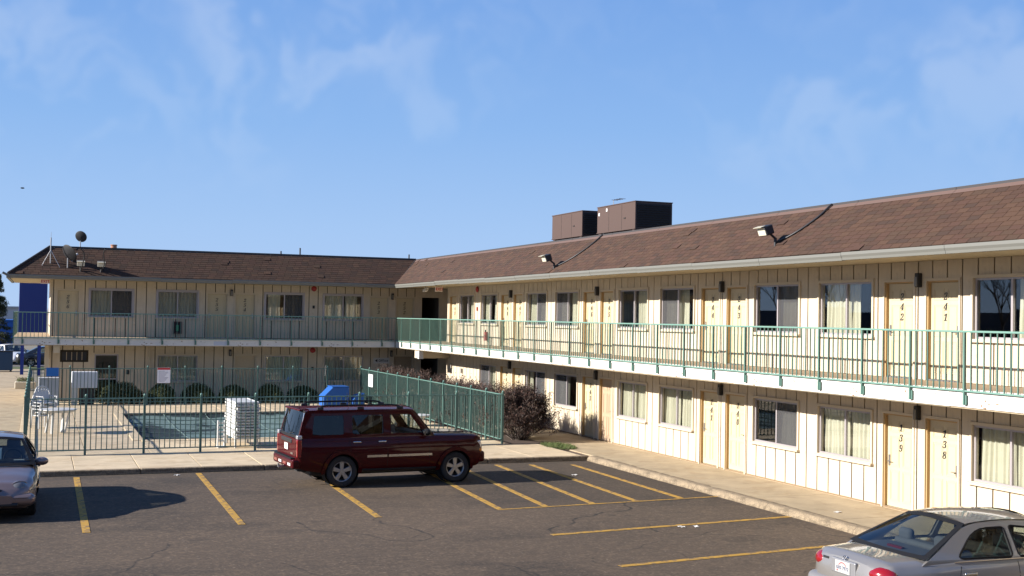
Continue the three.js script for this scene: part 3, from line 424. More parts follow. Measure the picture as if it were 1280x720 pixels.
// swimming pool: painted basin, floor falling towards the near end, pale coping
{
  const pool = thing('swimming_pool', 'swimming pool under a dark-blotched teal winter cover inside the green fence', 'pool', [7, 0, -43.5]);
  const x0 = -4, x1 = 4, z0 = -5.2, z1 = 5.2, dn = -1.15, df = -.62, top = .07;
  const teal = M(1, 1, 1, .6, { map: tex(1024, 1024, (i, j) => { const n = fbm(i / 120, j / 120, 4096, 131, 6, .58), st = smooth(.45, .7, fbm(i / 160 + 7, j / 24 + 3, 4096, 151, 5)), bl = smooth(.58, .72, fbm(i / 60 + 2, j / 60 + 9, 4096, 171, 5)); const m = .55 + .9 * n - .28 * st - .35 * bl; return [s8(.135 * m + .012 * st), s8(.20 * m), s8(.185 * m)]; }, { rep: [.12, .12] }) });
  const pf = (u, v) => [lerp(x0, x1, u), lerp(df, dn, v), lerp(z0, z1, v)];
  const fl = patch(pf, 8, 12); { const uv = fl.attributes.uv, p = fl.attributes.position; for (let i = 0; i < p.count; i++) uv.setXY(i, p.getX(i), p.getZ(i)); } fl.index.array.reverse && fl.setIndex([...fl.index.array].reverse()); fl.computeVertexNormals();
  part('basin_floor', fl, teal, pool);
  const wallM = M(.12, .20, .19, .6);
  part('basin_wall', bx(x0 - .1, x0, dn - .1, top, z0, z1), wallM, pool); part('basin_wall', bx(x1, x1 + .1, dn - .1, top, z0, z1), wallM, pool); part('basin_wall', bx(x0 - .1, x1 + .1, dn - .1, top, z0 - .1, z0), wallM, pool); part('basin_wall', bx(x0 - .1, x1 + .1, dn - .1, top, z1, z1 + .1), wallM, pool);
  seed(4); for (const [ax, az, L, n] of [[0, z0, 8, 6], [0, z1, 8, 6]]) for (let i = 0; i < n; i++) part('coping_stone', rbox(L / n - .008, .07, .34, .02), mat.concrete, pool, [x0 + (i + .5) * L / n, .118, az + Math.sign(az) * .08]);
  for (const sx of [x0, x1]) for (let i = 0; i < 7; i++) part('coping_stone', rbox(.34, .07, 10.36 / 7 - .008, .02), mat.concrete, pool, [sx + Math.sign(sx) * .08, .119, z0 + .02 + (i + .5) * 10.36 / 7]);
  // winter cover: sagging teal mesh with near-black blotches, denser left and at the far edge, straps across it
  const sag = (u, v) => [lerp(x0 + .03, x1 - .03, u), .075 - .16 * Math.pow(4 * u * (1 - u), .7) * Math.pow(4 * v * (1 - v), .7) - .025 * Math.sin(u * 19) * Math.sin(v * 23) * u * (1 - u) * 4, lerp(z0 + .03, z1 - .03, v)];
  const ctex = tex(1024, 1024, (i, j) => { const u = i / 1024, v = j / 1024, n = fbm(i / 60, j / 60, 4096, 131, 6, .58), f = hash(i, j, 7), w = fbm(i / 110 + 7, j / 110 + 3, 4096, 151, 5); const blotch = smooth(.42, .60, w + .30 * smooth(.75, .05, u + .55 * (1 - v)) - .12 + .38 * smooth(.10, .0, v) - .18 * smooth(.4, .8, u)); const m = .62 + .75 * n + .2 * (f - .5); return [s8(lerp(.120 * m, .012, blotch)), s8(lerp(.178 * m, .022, blotch)), s8(lerp(.168 * m, .024, blotch))]; });
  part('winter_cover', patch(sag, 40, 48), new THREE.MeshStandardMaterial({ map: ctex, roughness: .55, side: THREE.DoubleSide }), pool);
  const strapM = M(.10, .15, .145, .8);
  for (let i = 1; i < 6; i++) part('cover_strap', tube(Array.from({ length: 13 }, (_, k) => { const p = sag(k / 12, i / 6); return [p[0], p[1] + .012, p[2]]; }), .016, 36, 4), strapM, pool);
  for (let i = 1; i < 5; i++) part('cover_strap', tube(Array.from({ length: 13 }, (_, k) => { const p = sag(i / 5, k / 12); return [p[0], p[1] + .012, p[2]]; }), .014, 36, 4), strapM, pool);
}
// ---------- vehicles: local x forward, y up, z to the car's right ----------
const ev = new Evaluator(); ev.useGroups = false; ev.attributes = ['position', 'normal', 'uv'];
const carGlass = (r, g, b) => new THREE.MeshPhysicalMaterial({ color: C(r, g, b), transmission: 1, thickness: 0, roughness: .01, ior: 1.5 });
const paint = (r, g, b, metal = .35) => new THREE.MeshPhysicalMaterial({ color: C(r, g, b), metalness: metal, roughness: .38, clearcoat: 1, clearcoatRoughness: .05 });
const lampRed = new THREE.MeshPhysicalMaterial({ color: C(.22, .005, .007), roughness: .18, clearcoat: 1 });
const lampClear = new THREE.MeshPhysicalMaterial({ color: C(.55, .55, .56), roughness: .1, metalness: .4, clearcoat: 1 });
const lampAmber = new THREE.MeshPhysicalMaterial({ color: C(.62, .22, .02), roughness: .2, clearcoat: 1 });
const chrome = M(.62, .62, .63, .16, { metalness: 1 });
const seatMat = M(.16, .16, .18, .95), trimDark = new THREE.MeshPhysicalMaterial({ color: C(.012, .012, .013), roughness: .6, specularIntensity: .35 }), seatPale = M(.10, .10, .11, .95);
const PROF = curve([[0, .86], [.10, .95], [.28, .99], [.50, 1.0], [.75, .985], [.92, .955], [1, .92]]);
function bodyShape(S) { // S: W, yb, ys, yt as functions of x; x0 rear, x1 front
  const sideZ = (x, y) => S.W(x) * PROF(clamp((y - S.yb(x)) / (S.ys(x) - S.yb(x))));
  const xs = []; const N = 64; for (let i = 0; i <= N; i++) { const t = i / N; const e = .5 - .5 * Math.cos(Math.PI * t); xs.push(lerp(S.x0, S.x1, lerp(t, e, .75))); }
  const ring = x => { const b = S.yb(x), s = S.ys(x), t = S.yt(x), W = S.W(x), h = []; h.push([0, b], [W * .45, b], [W * .80, b]); for (const k of [0, .06, .16, .30, .45, .6, .75, .88, 1]) { const y = lerp(b, s, k); h.push([W * PROF(k), y]); } for (const [zz, k] of [[.88, .34], [.78, .60], [.6, .82], [.35, .95], [0, 1]]) h.push([W * zz, lerp(s, t, k)]); const full = [...h]; for (let i = h.length - 2; i > 0; i--) full.push([-h[i][0], h[i][1]]); return full.map(p => [x, p[1], p[0]]); };
  const rings = xs.map(ring), n = rings[0].length, pos = [], idx = []; rings.forEach(r => r.forEach(p => pos.push(...p)));
  for (let i = 0; i < rings.length - 1; i++) for (let j = 0; j < n; j++) { const a = i * n + j, b = i * n + (j + 1) % n, c = a + n, d = b + n; idx.push(a, c, d, a, d, b); }
  for (const [i, f] of [[0, 0], [rings.length - 1, 1]]) { const c = pos.length / 3; let y = 0; rings[i].forEach(p => y += p[1]); pos.push(xs[i], y / n, 0); for (let j = 0; j < n; j++) { const a = i * n + j, b = i * n + (j + 1) % n; f ? idx.push(c, b, a) : idx.push(c, a, b); } }
  const g = new THREE.BufferGeometry(); g.setAttribute('position', new THREE.Float32BufferAttribute(pos, 3)); g.setIndex(idx.reverse()); g.computeVertexNormals(); g.setAttribute('uv', new THREE.Float32BufferAttribute(new Float32Array(pos.length / 3 * 2), 2));
  return { g, sideZ };
}
function wheelGroup(car, x, z, r, w, m, spokes = 5) {
  const g = sub('wheel', car, [x, r, z]), s = Math.sign(z);
  const tp = [[r * .64, -w / 2], [r * .9, -w / 2], [r * .975, -w * .4], [r, -w * .25], [r, w * .25], [r * .975, w * .4], [r * .9, w / 2], [r * .64, w / 2], [r * .62, w * .3], [r * .62, -w * .3], [r * .64, -w / 2]].map(p => new THREE.Vector2(...p));
  part('tyre', cached(`ty${r},${w}`, () => new THREE.LatheGeometry(tp, 40).rotateX(Math.PI / 2)), mat.rubber, g);
  const rim = cached(`rim${r},${w},${spokes},${s}`, () => { const l = [new THREE.LatheGeometry([[r * .655, -w * .3], [r * .655, w * .46], [r * .60, w * .47], [r * .56, w * .36], [r * .55, -w * .3]].map(p => new THREE.Vector2(...p)), 36).rotateX(Math.PI / 2), new THREE.CylinderGeometry(r * .15, r * .17, .05, 20).rotateX(Math.PI / 2).translate(0, 0, w * .34)]; for (let i = 0; i < spokes; i++) { const sh = new THREE.Shape([[-r * .085, r * .10], [r * .085, r * .10], [r * .125, r * .58], [-r * .125, r * .58]].map(p => new THREE.Vector2(...p))); const e = new THREE.ExtrudeGeometry(sh, { depth: .022, bevelEnabled: true, bevelSize: .008, bevelThickness: .008, bevelSegments: 1 }).translate(0, 0, w * .28); e.rotateZ(i * 2 * Math.PI / spokes); l.push(e); } const gg = mergeAll(l); if (s < 0) gg.rotateY(Math.PI); return gg; });
  part('rim', rim, m, g); part('brake_disc', cached(`bd${r}`, () => new THREE.CylinderGeometry(r * .5, r * .5, .02, 24).rotateX(Math.PI / 2)), trimDark, g, [0, 0, s * .01]);
  return g;
}
function ribbon(f, n, h, t) { // f(k)->[x,y,z] on the right side; strip h high, t proud
  const l = []; for (let i = 0; i < n; i++) { const a = f(i / n), b = f((i + 1) / n); const dx = b[0] - a[0], dy = b[1] - a[1], L = Math.hypot(dx, dy) || 1, nx = -dy / L * h / 2, ny = dx / L * h / 2; const q = (p, s, o) => [p[0] + nx * s, p[1] + ny * s, p[2] + o]; const P = [q(a, -1, -.01), q(b, -1, -.01), q(b, 1, -.01), q(a, 1, -.01), q(a, -1, t), q(b, -1, t), q(b, 1, t), q(a, 1, t)]; const F = [[4, 5, 6, 7], [0, 3, 2, 1], [0, 1, 5, 4], [3, 7, 6, 2], [1, 2, 6, 5], [0, 4, 7, 3]]; const pos = []; for (const [A, B, Cc, D] of F) pos.push(...P[A], ...P[B], ...P[Cc], ...P[A], ...P[Cc], ...P[D]); const g = new THREE.BufferGeometry(); g.setAttribute('position', new THREE.Float32BufferAttribute(pos, 3)); g.computeVertexNormals(); g.setAttribute('uv', new THREE.Float32BufferAttribute(new Float32Array(pos.length / 3 * 2), 2)); l.push(g); } return mergeAll(l); }
const mirrorZ = g => { const q = (g.index ? g.toNonIndexed() : g.clone()); q.scale(1, 1, -1); return fixWinding(q); };
function smoothPoly(pts, r = .05, n = 4) { // rounded polygon
  const out = []; const L = pts.length; for (let i = 0; i < L; i++) { const p = new THREE.Vector2(...pts[(i + L - 1) % L]), c = new THREE.Vector2(...pts[i]), q = new THREE.Vector2(...pts[(i + 1) % L]); const a = p.clone().sub(c), b = q.clone().sub(c), k = Math.min(pts[i][2] ?? r, a.length() * .45, b.length() * .45); a.setLength(k).add(c); b.setLength(k).add(c); for (let j = 0; j <= n; j++) { const t = j / n; out.push(new THREE.Vector2((1 - t) ** 2 * a.x + 2 * t * (1 - t) * c.x + t * t * b.x, (1 - t) ** 2 * a.y + 2 * t * (1 - t) * c.y + t * t * b.y)); } } return out; }
function densify(p, step = .12) { const o = []; for (let i = 0; i < p.length; i++) { const a = p[i], b = p[(i + 1) % p.length], n = Math.max(1, Math.ceil(a.distanceTo(b) / step)); for (let k = 0; k < n; k++) o.push(a.clone().lerp(b, k / n)); } return o; }
function makeCar(name, label, S, pos, turn, group) {
  const car = thing(name, label, 'car', pos, turn, group);
  const { g, sideZ } = bodyShape(S);
  // wheel arches cut out
  let b = new Brush(g); b.updateMatrixWorld();
  for (const wx of S.wheels) for (const s of [-1, 1]) { const c = new Brush(new THREE.CylinderGeometry(S.wr + .055, S.wr + .055, .5, 36).rotateX(Math.PI / 2)); c.position.set(wx, S.wr + .01, s * (S.W(wx) - .05)); c.updateMatrixWorld(); b = ev.evaluate(b, c, SUBTRACTION); }
  part('body', toCreasedNormals(b.geometry, .6), S.paint, car);
  for (const wx of S.wheels) for (const s of [-1, 1]) { wheelGroup(car, wx, s * (S.W(wx) - S.tw / 2 - .035), S.wr, S.tw, S.rimMat || M(.36, .36, .37, .35, { metalness: .85 }), S.spokes || 5); part('wheel_liner', new THREE.CylinderGeometry(S.wr + .05, S.wr + .05, .30, 28, 1, true).rotateX(Math.PI / 2), new THREE.MeshStandardMaterial({ color: C(.01, .01, .011), roughness: .9, side: THREE.DoubleSide }), car, [wx, S.wr + .01, s * (S.W(wx) - .22)]); }
  if (S.flare) for (const wx of S.wheels) for (const s of [1, -1]) { const R = S.wr + .075, fg = ribbon(k => { const a = lerp(-.15, Math.PI + .15, k), x = wx + Math.cos(a) * R, y = S.wr + .01 + Math.sin(a) * R; return [x, y, sideZ(x, Math.min(y, S.ys(x) - .02)) + .005]; }, 22, .085, .035); part('wheel_arch_flare', s > 0 ? fg : mirrorZ(fg), S.flareMat || S.paint, car); }
  // glasshouse
  const G = S.gh, yb = G.yb, zs = (x, y) => lerp(S.W(x) * .925, G.wr, Math.pow(clamp((y - yb) / (G.yr - yb)), 1.15)) - (G.pinch ? G.pinch(x) : 0);
  const outline = densify(smoothPoly(G.outline, .1, 5));
  const sh = new THREE.Shape(outline); const wins = G.windows.map(w => densify(smoothPoly(w, .05, 4), .14)); wins.forEach(w => sh.holes.push(new THREE.Path([...w].reverse())));
  const sg = new THREE.ExtrudeGeometry(sh, { depth: .04, bevelEnabled: false }).toNonIndexed(); { const p = sg.attributes.position; for (let i = 0; i < p.count; i++) p.setZ(i, zs(p.getX(i), p.getY(i)) - .04 + p.getZ(i)); sg.computeVertexNormals(); }
  for (const s of [1, -1]) {
    part('side_frame', s > 0 ? toCreasedNormals(sg, .5) : mirrorZ(sg), S.frameMat || S.paint, car);
    wins.forEach((w, i) => { const wg = new THREE.ShapeGeometry(new THREE.Shape(w)).toNonIndexed(); const p = wg.attributes.position; for (let k = 0; k < p.count; k++) p.setZ(k, zs(p.getX(k), p.getY(k)) - .018); wg.computeVertexNormals(); part('side_window', s > 0 ? wg : mirrorZ(wg), (G.tint && G.tint[i]) || S.glass, car);
      if (G.sealMat) { const cxx = w.reduce((a, v) => a + v.x, 0) / w.length, cyy = w.reduce((a, v) => a + v.y, 0) / w.length; const sl = ribbon(k => { const v = w[Math.floor(k * (w.length)) % w.length]; return [v.x, v.y, zs(v.x, v.y) - .004]; }, w.length, .028, .006); part('window_seal', s > 0 ? sl : mirrorZ(sl), G.sealMat, car); } });
  }
  const [xr0, xr1] = G.roof; const zr = x => zs(x, G.yr) + .0;
  const roofY = (x, u) => G.yr + G.crown * (1 - u * u) + (G.arc || 0) * (1 - ((x - (xr0 + xr1) / 2) / ((xr1 - xr0) / 2)) ** 2);
  part('roof', mergeAll([patch((u, v) => { const x = lerp(xr0, xr1, v), w = u * 2 - 1; return [x, roofY(x, w), w * zr(x)]; }, 16, 16), patch((u, v) => { const x = lerp(xr0, xr1, v), w = 1 - u * 2; return [x, roofY(x, w) - .035, w * zr(x) * .98]; }, 16, 16)]), S.paint, car);
  const screen = (xb, ybb, xt, bow, inset) => (u, v) => { const w = u * 2 - 1, y = lerp(ybb, G.yr, v), zw = zs(lerp(xb, xt, v), y) - inset; return [lerp(xb, xt, v) + bow * (1 - w * w) * (1 - v * .35), y + G.crown * (1 - w * w) * v, w * zw]; };
  const ws = screen(G.front[0], G.front[1], xr1, G.bowF ?? .10, .0), rs = screen(G.rear[0], G.rear[1], xr0, -(G.bowR ?? .08), 0);
  part('windscreen', patch(ws, 16, 8), S.glass, car); part('rear_window', patch(rs, 16, 8), G.rearTint || S.glass, car);
  const bord = (f, d) => { const q = (u0, u1, v0, v1) => patch((u, v) => { const p = f(lerp(u0, u1, u), lerp(v0, v1, v)); return [p[0] + d, p[1] + .003, p[2]]; }, 8, 4); return mergeAll([q(0, 1, 0, .09), q(0, 1, .91, 1), q(0, .055, .09, .91), q(.945, 1, .09, .91)]); };
  part('windscreen_seal', bord(ws, .004), trimDark, car); part('rear_window_seal', bord(rs, -.004), trimDark, car);
  // cabin
  part('cabin_floor', patch((u, v) => { const x = lerp(G.rear[0] + .06, G.front[0] - .06, v); return [x, yb + .012, (u * 2 - 1) * (S.W(x) * .88)]; }, 2, 6), trimDark, car);
  const seats = S.seats || [[(xr0 + xr1) / 2 + .25, .42, 1], [(xr0 + xr1) / 2 - .75, .42, 1]];
  for (const [sx, sz] of seats) for (const s of [-1, 1]) { part('seat_back', rbox(.16, .34, .46, .06), S.seatMat || seatMat, car, [sx, yb + .10, s * sz], [0, 0, .15]); part('headrest', rbox(.11, .19, .27, .05), S.seatMat || seatMat, car, [sx - .05, yb + .36 > G.yr - .06 ? G.yr - .16 : yb + .33, s * sz]); }
  part('dashboard', rbox(.36, .10, S.W(G.front[0]) * 1.6, .04), trimDark, car, [G.front[0] - .36, yb + .03, 0]);
  part('steering_wheel', new THREE.TorusGeometry(.17, .014, 6, 24).rotateY(Math.PI / 2).rotateZ(.4), trimDark, car, [G.front[0] - .6, yb + .10, -.38]);
  // seams, mouldings, handles, mirrors
  for (const pts of S.seams || []) { const sm = ribbon(k => { const i = Math.min(pts.length - 2, Math.floor(k * (pts.length - 1))), t = k * (pts.length - 1) - i, x = lerp(pts[i][0], pts[i + 1][0], t), y = lerp(pts[i][1], pts[i + 1][1], t); return [x, y, sideZ(x, y) - .003]; }, (pts.length - 1) * 5, .009, .0045); for (const s of [1, -1]) part('door_seam', s > 0 ? sm : mirrorZ(sm), trimDark, car); }
  for (const [x, y] of S.handles || []) for (const s of [1, -1]) { part('door_handle', rbox(.20, .045, .035, .016), S.handleMat || chrome, car, [x, y, s * (sideZ(x, y) + .016)]); }
  if (S.mirror) for (const s of [1, -1]) { const [x, y] = S.mirror; const mg = sub('wing_mirror', car, [x, y, s * (sideZ(x, yb - .02) + .11)]); part('shell', new THREE.SphereGeometry(1, 16, 10).scale(.10, .085, .13), S.mirrorMat || S.paint, mg); part('mirror_glass', rbox(.008, .11, .18, .004), chrome, mg, [-.085, 0, 0]); part('stalk', box(.07, .04, .12), trimDark, mg, [.02, -.06, -s * .10]); }
  for (const s of [1, -1]) part('sill', ribbon(k => { const x = lerp(S.wheels[0] + S.wr + .12, S.wheels[1] - S.wr - .12, k), y = S.yb(x) + .05; return [x, y, sideZ(x, y) - .005]; }, 10, .07, .012), trimDark, car).scale.z = s;
  if (S.extra) S.extra(car, { sideZ, zs, roofY, zr });
  return car;
}
function plateTex(text, red) { const cv = document.createElement('canvas'); cv.width = 256; cv.height = 128; const x = cv.getContext('2d'); x.fillStyle = '#a2a2a0'; x.fillRect(0, 0, 256, 128); if (red) { x.strokeStyle = '#c0202a'; x.lineWidth = 9; x.beginPath(); x.arc(128, 96, 82, Math.PI * 1.2, Math.PI * 1.8); x.stroke(); x.fillStyle = '#c0202a'; x.fillRect(26, 100, 20, 18); } x.fillStyle = '#16234f'; x.font = 'bold 52px sans-serif'; x.textAlign = 'center'; x.fillText(text, 128, 92); const t = new THREE.CanvasTexture(cv); t.colorSpace = THREE.SRGBColorSpace; return new THREE.MeshStandardMaterial({ map: t, roughness: .4 }); }

// maroon sport utility vehicle parked across the stalls
{
  const S = { x0: -2.50, x1: 2.24, wheels: [-1.40, 1.50], wr: .375, tw: .25, paint: new THREE.MeshPhysicalMaterial({ color: C(.05, .0022, .0035), roughness: .6, specularIntensity: .12, clearcoat: .45, clearcoatRoughness: .05 }), flare: true, glass: carGlass(.62, .66, .64),
    W: curve([[-2.5, .84], [-2.42, .90], [-2.2, .945], [0, .95], [1.6, .94], [2.02, .93], [2.17, .90], [2.24, .84]]), yb: curve([[-2.5, .48], [-2.2, .40], [-1.9, .36], [1.8, .34], [2.1, .38], [2.24, .46]]),
    ys: curve([[-2.5, 1.14], [-2.4, 1.17], [.9, 1.16], [1.8, 1.135], [2.10, 1.115], [2.20, 1.08], [2.24, .98]]), yt: curve([[-2.5, 1.16], [-2.4, 1.19], [.75, 1.20], [.95, 1.205], [1.8, 1.19], [2.10, 1.165], [2.20, 1.12], [2.24, 1.02]]),
    gh: { yb: 1.16, yr: 1.80, wr: .78, crown: .045, arc: .012, roof: [-2.28, .42], front: [.92, 1.17], rear: [-2.44, 1.17], bowF: .07, bowR: .05,
      outline: [[-2.46, 1.14, .02], [.97, 1.14, .02], [.40, 1.815], [-2.29, 1.815]], windows: [[[-2.13, 1.24], [-1.36, 1.24], [-1.36, 1.69], [-2.08, 1.69]], [[-1.15, 1.24], [-.37, 1.24], [-.37, 1.69], [-1.15, 1.69]], [[-.19, 1.24], [.66, 1.24], [.33, 1.69], [-.19, 1.69]]],
      tint: [carGlass(.05, .055, .06), carGlass(.05, .055, .06), null], rearTint: carGlass(.06, .065, .07) },
    seats: [[-.05, .40], [-.95, .40]], seams: [[[-.28, .46], [-.28, 1.14]], [[.80, .50], [.80, 1.14]], [[-1.20, .80], [-1.22, 1.14]]], handles: [[-.42, 1.06], [-1.05, 1.06]], handleMat: null, mirror: [.70, 1.26], mirrorMat: trimDark,
    extra(car, { sideZ, zr, roofY }) {
      for (const s of [1, -1]) { for (const [a, b] of [[-.80, -.30], [-.26, .86]]) { const g = ribbon(k => { const x = lerp(a, b, k); return [x, .72, sideZ(x, .72)]; }, 8, .055, .014); part('side_moulding', s > 0 ? g : mirrorZ(g), chrome, car); }
        part('body_crease', (() => { const g = ribbon(k => { const x = lerp(-2.3, 1.95, k); return [x, 1.09, sideZ(x, 1.115)]; }, 20, .016, .004); return s > 0 ? g : mirrorZ(g); })(), S.paint, car);
        const ry = 1.80; part('roof_rail', tube([[-1.95, ry + .03, s * .68], [-1.85, ry + .10, s * .68], [-1.5, ry + .115, s * .68], [-.4, ry + .115, s * .68], [.0, ry + .10, s * .68], [.16, ry + .03, s * .68]], .021, 40, 8), trimDark, car); for (const x of [-1.9, -.9, .1]) part('rail_foot', rbox(.16, .07, .07, .02), mat.black, car, [x, ry + .045, s * .68]);
        const tl = sub('tail_light', car, [-2.44, 1.0, s * .83]); part('lens', rbox(.12, .42, .14, .02), lampRed, tl, [0, -.06, 0]); part('reversing_lens', rbox(.12, .09, .14, .02), lampClear, tl, [0, .20, 0]);
        const hl = sub('headlight', car, [2.13, .92, s * .76]); part('lens', rbox(.14, .18, .26, .03), lampClear, hl); part('turn_signal', rbox(.16, .10, .16, .03), lampAmber, hl, [.01, -.14, s * .06]);
        part('pillar_trim', bar([-2.40, 1.2, s * .80], [-2.30, 1.76, s * .765], .022, 6), chrome, car); }
      part('rear_bumper', rbox(.20, .22, 1.74, .05), S.paint, car, [-2.50, .58, 0]); part('bumper_step', rbox(.18, .03, 1.5, .01), trimDark, car, [-2.52, .70, 0]); for (let i = 0; i < 4; i++) part('bumper_reflector', box(.01, .06, .24), i % 2 ? mat.white : lampRed, car, [-2.602, .56, -.6 + i * .4]);
      part('liftgate_panel', rbox(.04, .10, .9, .02), mat.black, car, [-2.50, 1.08, 0]); part('licence_plate', box(.012, .15, .30), mat.white, car, [-2.512, .93, 0]); part('badge', box(.01, .04, .18), chrome, car, [-2.508, .80, .48]);
      part('tow_hitch', [bar([-2.5, .45, .1], [-2.72, .45, .1], .03), bar([-2.72, .45, .1], [-2.72, .53, .1], .025)], mat.steel, car);
      part('front_bumper', rbox(.22, .28, 1.70, .07), S.paint, car, [2.22, .60, 0]); part('grille', rbox(.05, .24, .9, .02), mat.black, car, [2.225, .90, 0]); for (let i = 0; i < 7; i++) part('grille_slot', rbox(.02, .2, .06, .01), chrome, car, [2.25, .90, -.36 + i * .12]);
      part('rear_wiper', bar([-2.46, 1.24, 0], [-2.46, 1.28, .4], .01, 5), mat.black, car); part('rear_spoiler', rbox(.24, .05, 1.26, .02), S.paint, car, [-2.27, 1.815, 0]); part('antenna', bar([-1.0, 1.83, .1], [-1.06, 2.18, .1], .007, 5), mat.black, car); part('exhaust', bar([-2.5, .36, -.5], [-2.0, .36, -.5], .03), mat.steel, car); part('chassis', rbox(4.2, .14, 1.2, .04), mat.black, car, [0, .33, 0]); part('spare_tyre', cyl(.34, .34, .2, 20), mat.rubber, car, [-1.95, .42, 0]);
      part('hood_scoop', rbox(.9, .025, .7, .012), S.paint, car, [1.5, 1.19, 0], [0, 0, -.015]);
    } };
  makeCar('sport_utility_vehicle', 'dark maroon boxy sport utility vehicle with roof rails parked in front of the pool fence', S, [8.08, 0, -28.92], .075);
}
// sedan body shared by the two rounded saloons
const sedanSpec = (p, o = {}) => ({ x0: -2.36, x1: 2.40, wheels: [-1.34, 1.40], wr: .315, tw: .2, paint: p, glass: carGlass(.52, .57, .55),
  W: curve([[-2.36, .58], [-2.30, .72], [-2.15, .82], [-1.6, .885], [0, .90], [1.3, .885], [1.9, .83], [2.2, .74], [2.34, .60], [2.40, .44]]), yb: curve([[-2.36, .40], [-2.2, .27], [-1.7, .22], [1.7, .20], [2.2, .24], [2.4, .36]]),
  ys: curve([[-2.36, .72], [-2.30, .84], [-2.15, .91], [-1.2, .945], [.6, .93], [1.2, .87], [1.8, .76], [2.15, .66], [2.32, .58], [2.40, .50]]), yt: curve([[-2.36, .78], [-2.31, .93], [-2.2, .995], [-1.6, 1.02], [-1.2, 1.02], [.9, 1.0], [1.1, .975], [1.7, .86], [2.15, .74], [2.32, .63], [2.40, .52]]),
  gh: { yb: .94, yr: 1.40, wr: .56, crown: .05, arc: .035, roof: [-.82, .36], front: [1.20, .955], rear: [-1.66, 1.00], bowF: .14, bowR: .12, sealMat: trimDark,
    outline: [[-1.74, .93, .02], [1.24, .92, .02], [.40, 1.39, .3], [-.20, 1.425, .3], [-.85, 1.395, .35]], windows: [[[-1.16, .985, .12], [-.22, .975], [-.20, 1.335], [-.72, 1.335, .28]], [[-.12, .975], [.92, .965], [.36, 1.30, .2], [-.11, 1.35]]] },
  seats: [[.10, .38]], seatMat: seatPale, seams: [[[-1.10, .56], [-1.18, .72], [-1.12, .90]], [[-.14, .32], [-.17, .60], [-.16, .92]], [[.92, .34], [.96, .6], [.90, .90]]], handles: [[-1.0, .80], [.02, .80]], mirror: [.86, .98],
  extra(car, t) {
    for (const s of [1, -1]) { const g = ribbon(k => { const x = lerp(-2.0, 2.0, k); return [x, .56, t.sideZ(x, .56)]; }, 24, .04, .008); part('side_moulding', s > 0 ? g : mirrorZ(g), p, car); }
    for (const s of [1, -1]) { const g = ribbon(k => { const x = lerp(-1.22, .95, k), y = .955; return [x, y, t.zs(x, y) + .001]; }, 16, .012, .006); part('belt_trim', s > 0 ? g : mirrorZ(g), chrome, car); }
    part('underbody', rbox(3.9, .1, 1.4, .04), mat.black, car, [0, .22, 0]);
    o.extra && o.extra(car, t);
  }, ...o.spec });
// silver sedan nosed in towards the right wing
{
  const p = new THREE.MeshPhysicalMaterial({ color: C(.27, .255, .24), metalness: .5, roughness: .34, clearcoat: 1, clearcoatRoughness: .04 });
  const S = sedanSpec(p, { spec: { spokes: 7 }, extra(car, t) {
    for (const s of [1, -1]) { const tl = sub('tail_light', car, [-2.20, .80, s * .62]); part('lens', new THREE.SphereGeometry(1, 24, 16).scale(.135, .12, .20).rotateY(s * .45), lampRed, tl); part('reversing_lens', new THREE.SphereGeometry(1, 16, 10).scale(.05, .035, .06), lampClear, tl, [-.09, -.085, -s * .03]);
      const hl = sub('headlight', car, [2.12, .62, s * .58]); part('lens', new THREE.SphereGeometry(1, 20, 12).scale(.18, .08, .16), lampClear, hl); }
    part('rear_bumper', rbox(.30, .26, 1.62, .11, 4), p, car, [-2.26, .50, 0]);
    part('plate_recess', rbox(.05, .20, .52, .02), M(.28, .28, .29, .4, { metalness: .5 }), car, [-2.345, .80, 0]); const lp = sub('licence_plate', car, [-2.376, .80, 0]); part('plate', box(.008, .155, .31), mat.white, lp); part('lettering', new THREE.PlaneGeometry(.30, .15).rotateY(-Math.PI / 2), plateTex('GRS 7972', true), lp, [-.006, 0, 0]);
    const em = part('emblem', new THREE.TorusGeometry(.04, .007, 6, 20).scale(1, .62, 1).rotateY(-Math.PI / 2), chrome, car, [-2.335, .925, 0]); part('emblem_bar', bar([-2.335, .905, -.014], [-2.335, .945, .014], .006, 5), chrome, car); part('model_badge', box(.008, .03, .12), mat.black, car, [-2.335, .86, -.42]);
    part('parcel_shelf', rbox(.46, .04, 1.1, .02), M(.10, .10, .12, .9), car, [-1.40, 1.0, 0]); part('brake_light', rbox(.06, .04, .3, .01), M(.12, .01, .01, .3), car, [-1.5, 1.03, 0]);
    for (const s of [1, -1]) part('rear_headrest', rbox(.12, .17, .26, .06, 4), seatPale, car, [-1.02, 1.12, s * .36]);
    part('rear_seat', rbox(.2, .14, 1.1, .05), seatPale, car, [-1.0, 1.0, 0]);
    part('roof_antenna', bar([-.78, 1.39, 0], [-.86, 1.44, 0], .012, 6), mat.black, car);
  } });
  makeCar('silver_sedan', 'silver sedan with white licence plate parked nose-in at the sunlit walk', S, [12.5, 0, -13.44], 0);
}
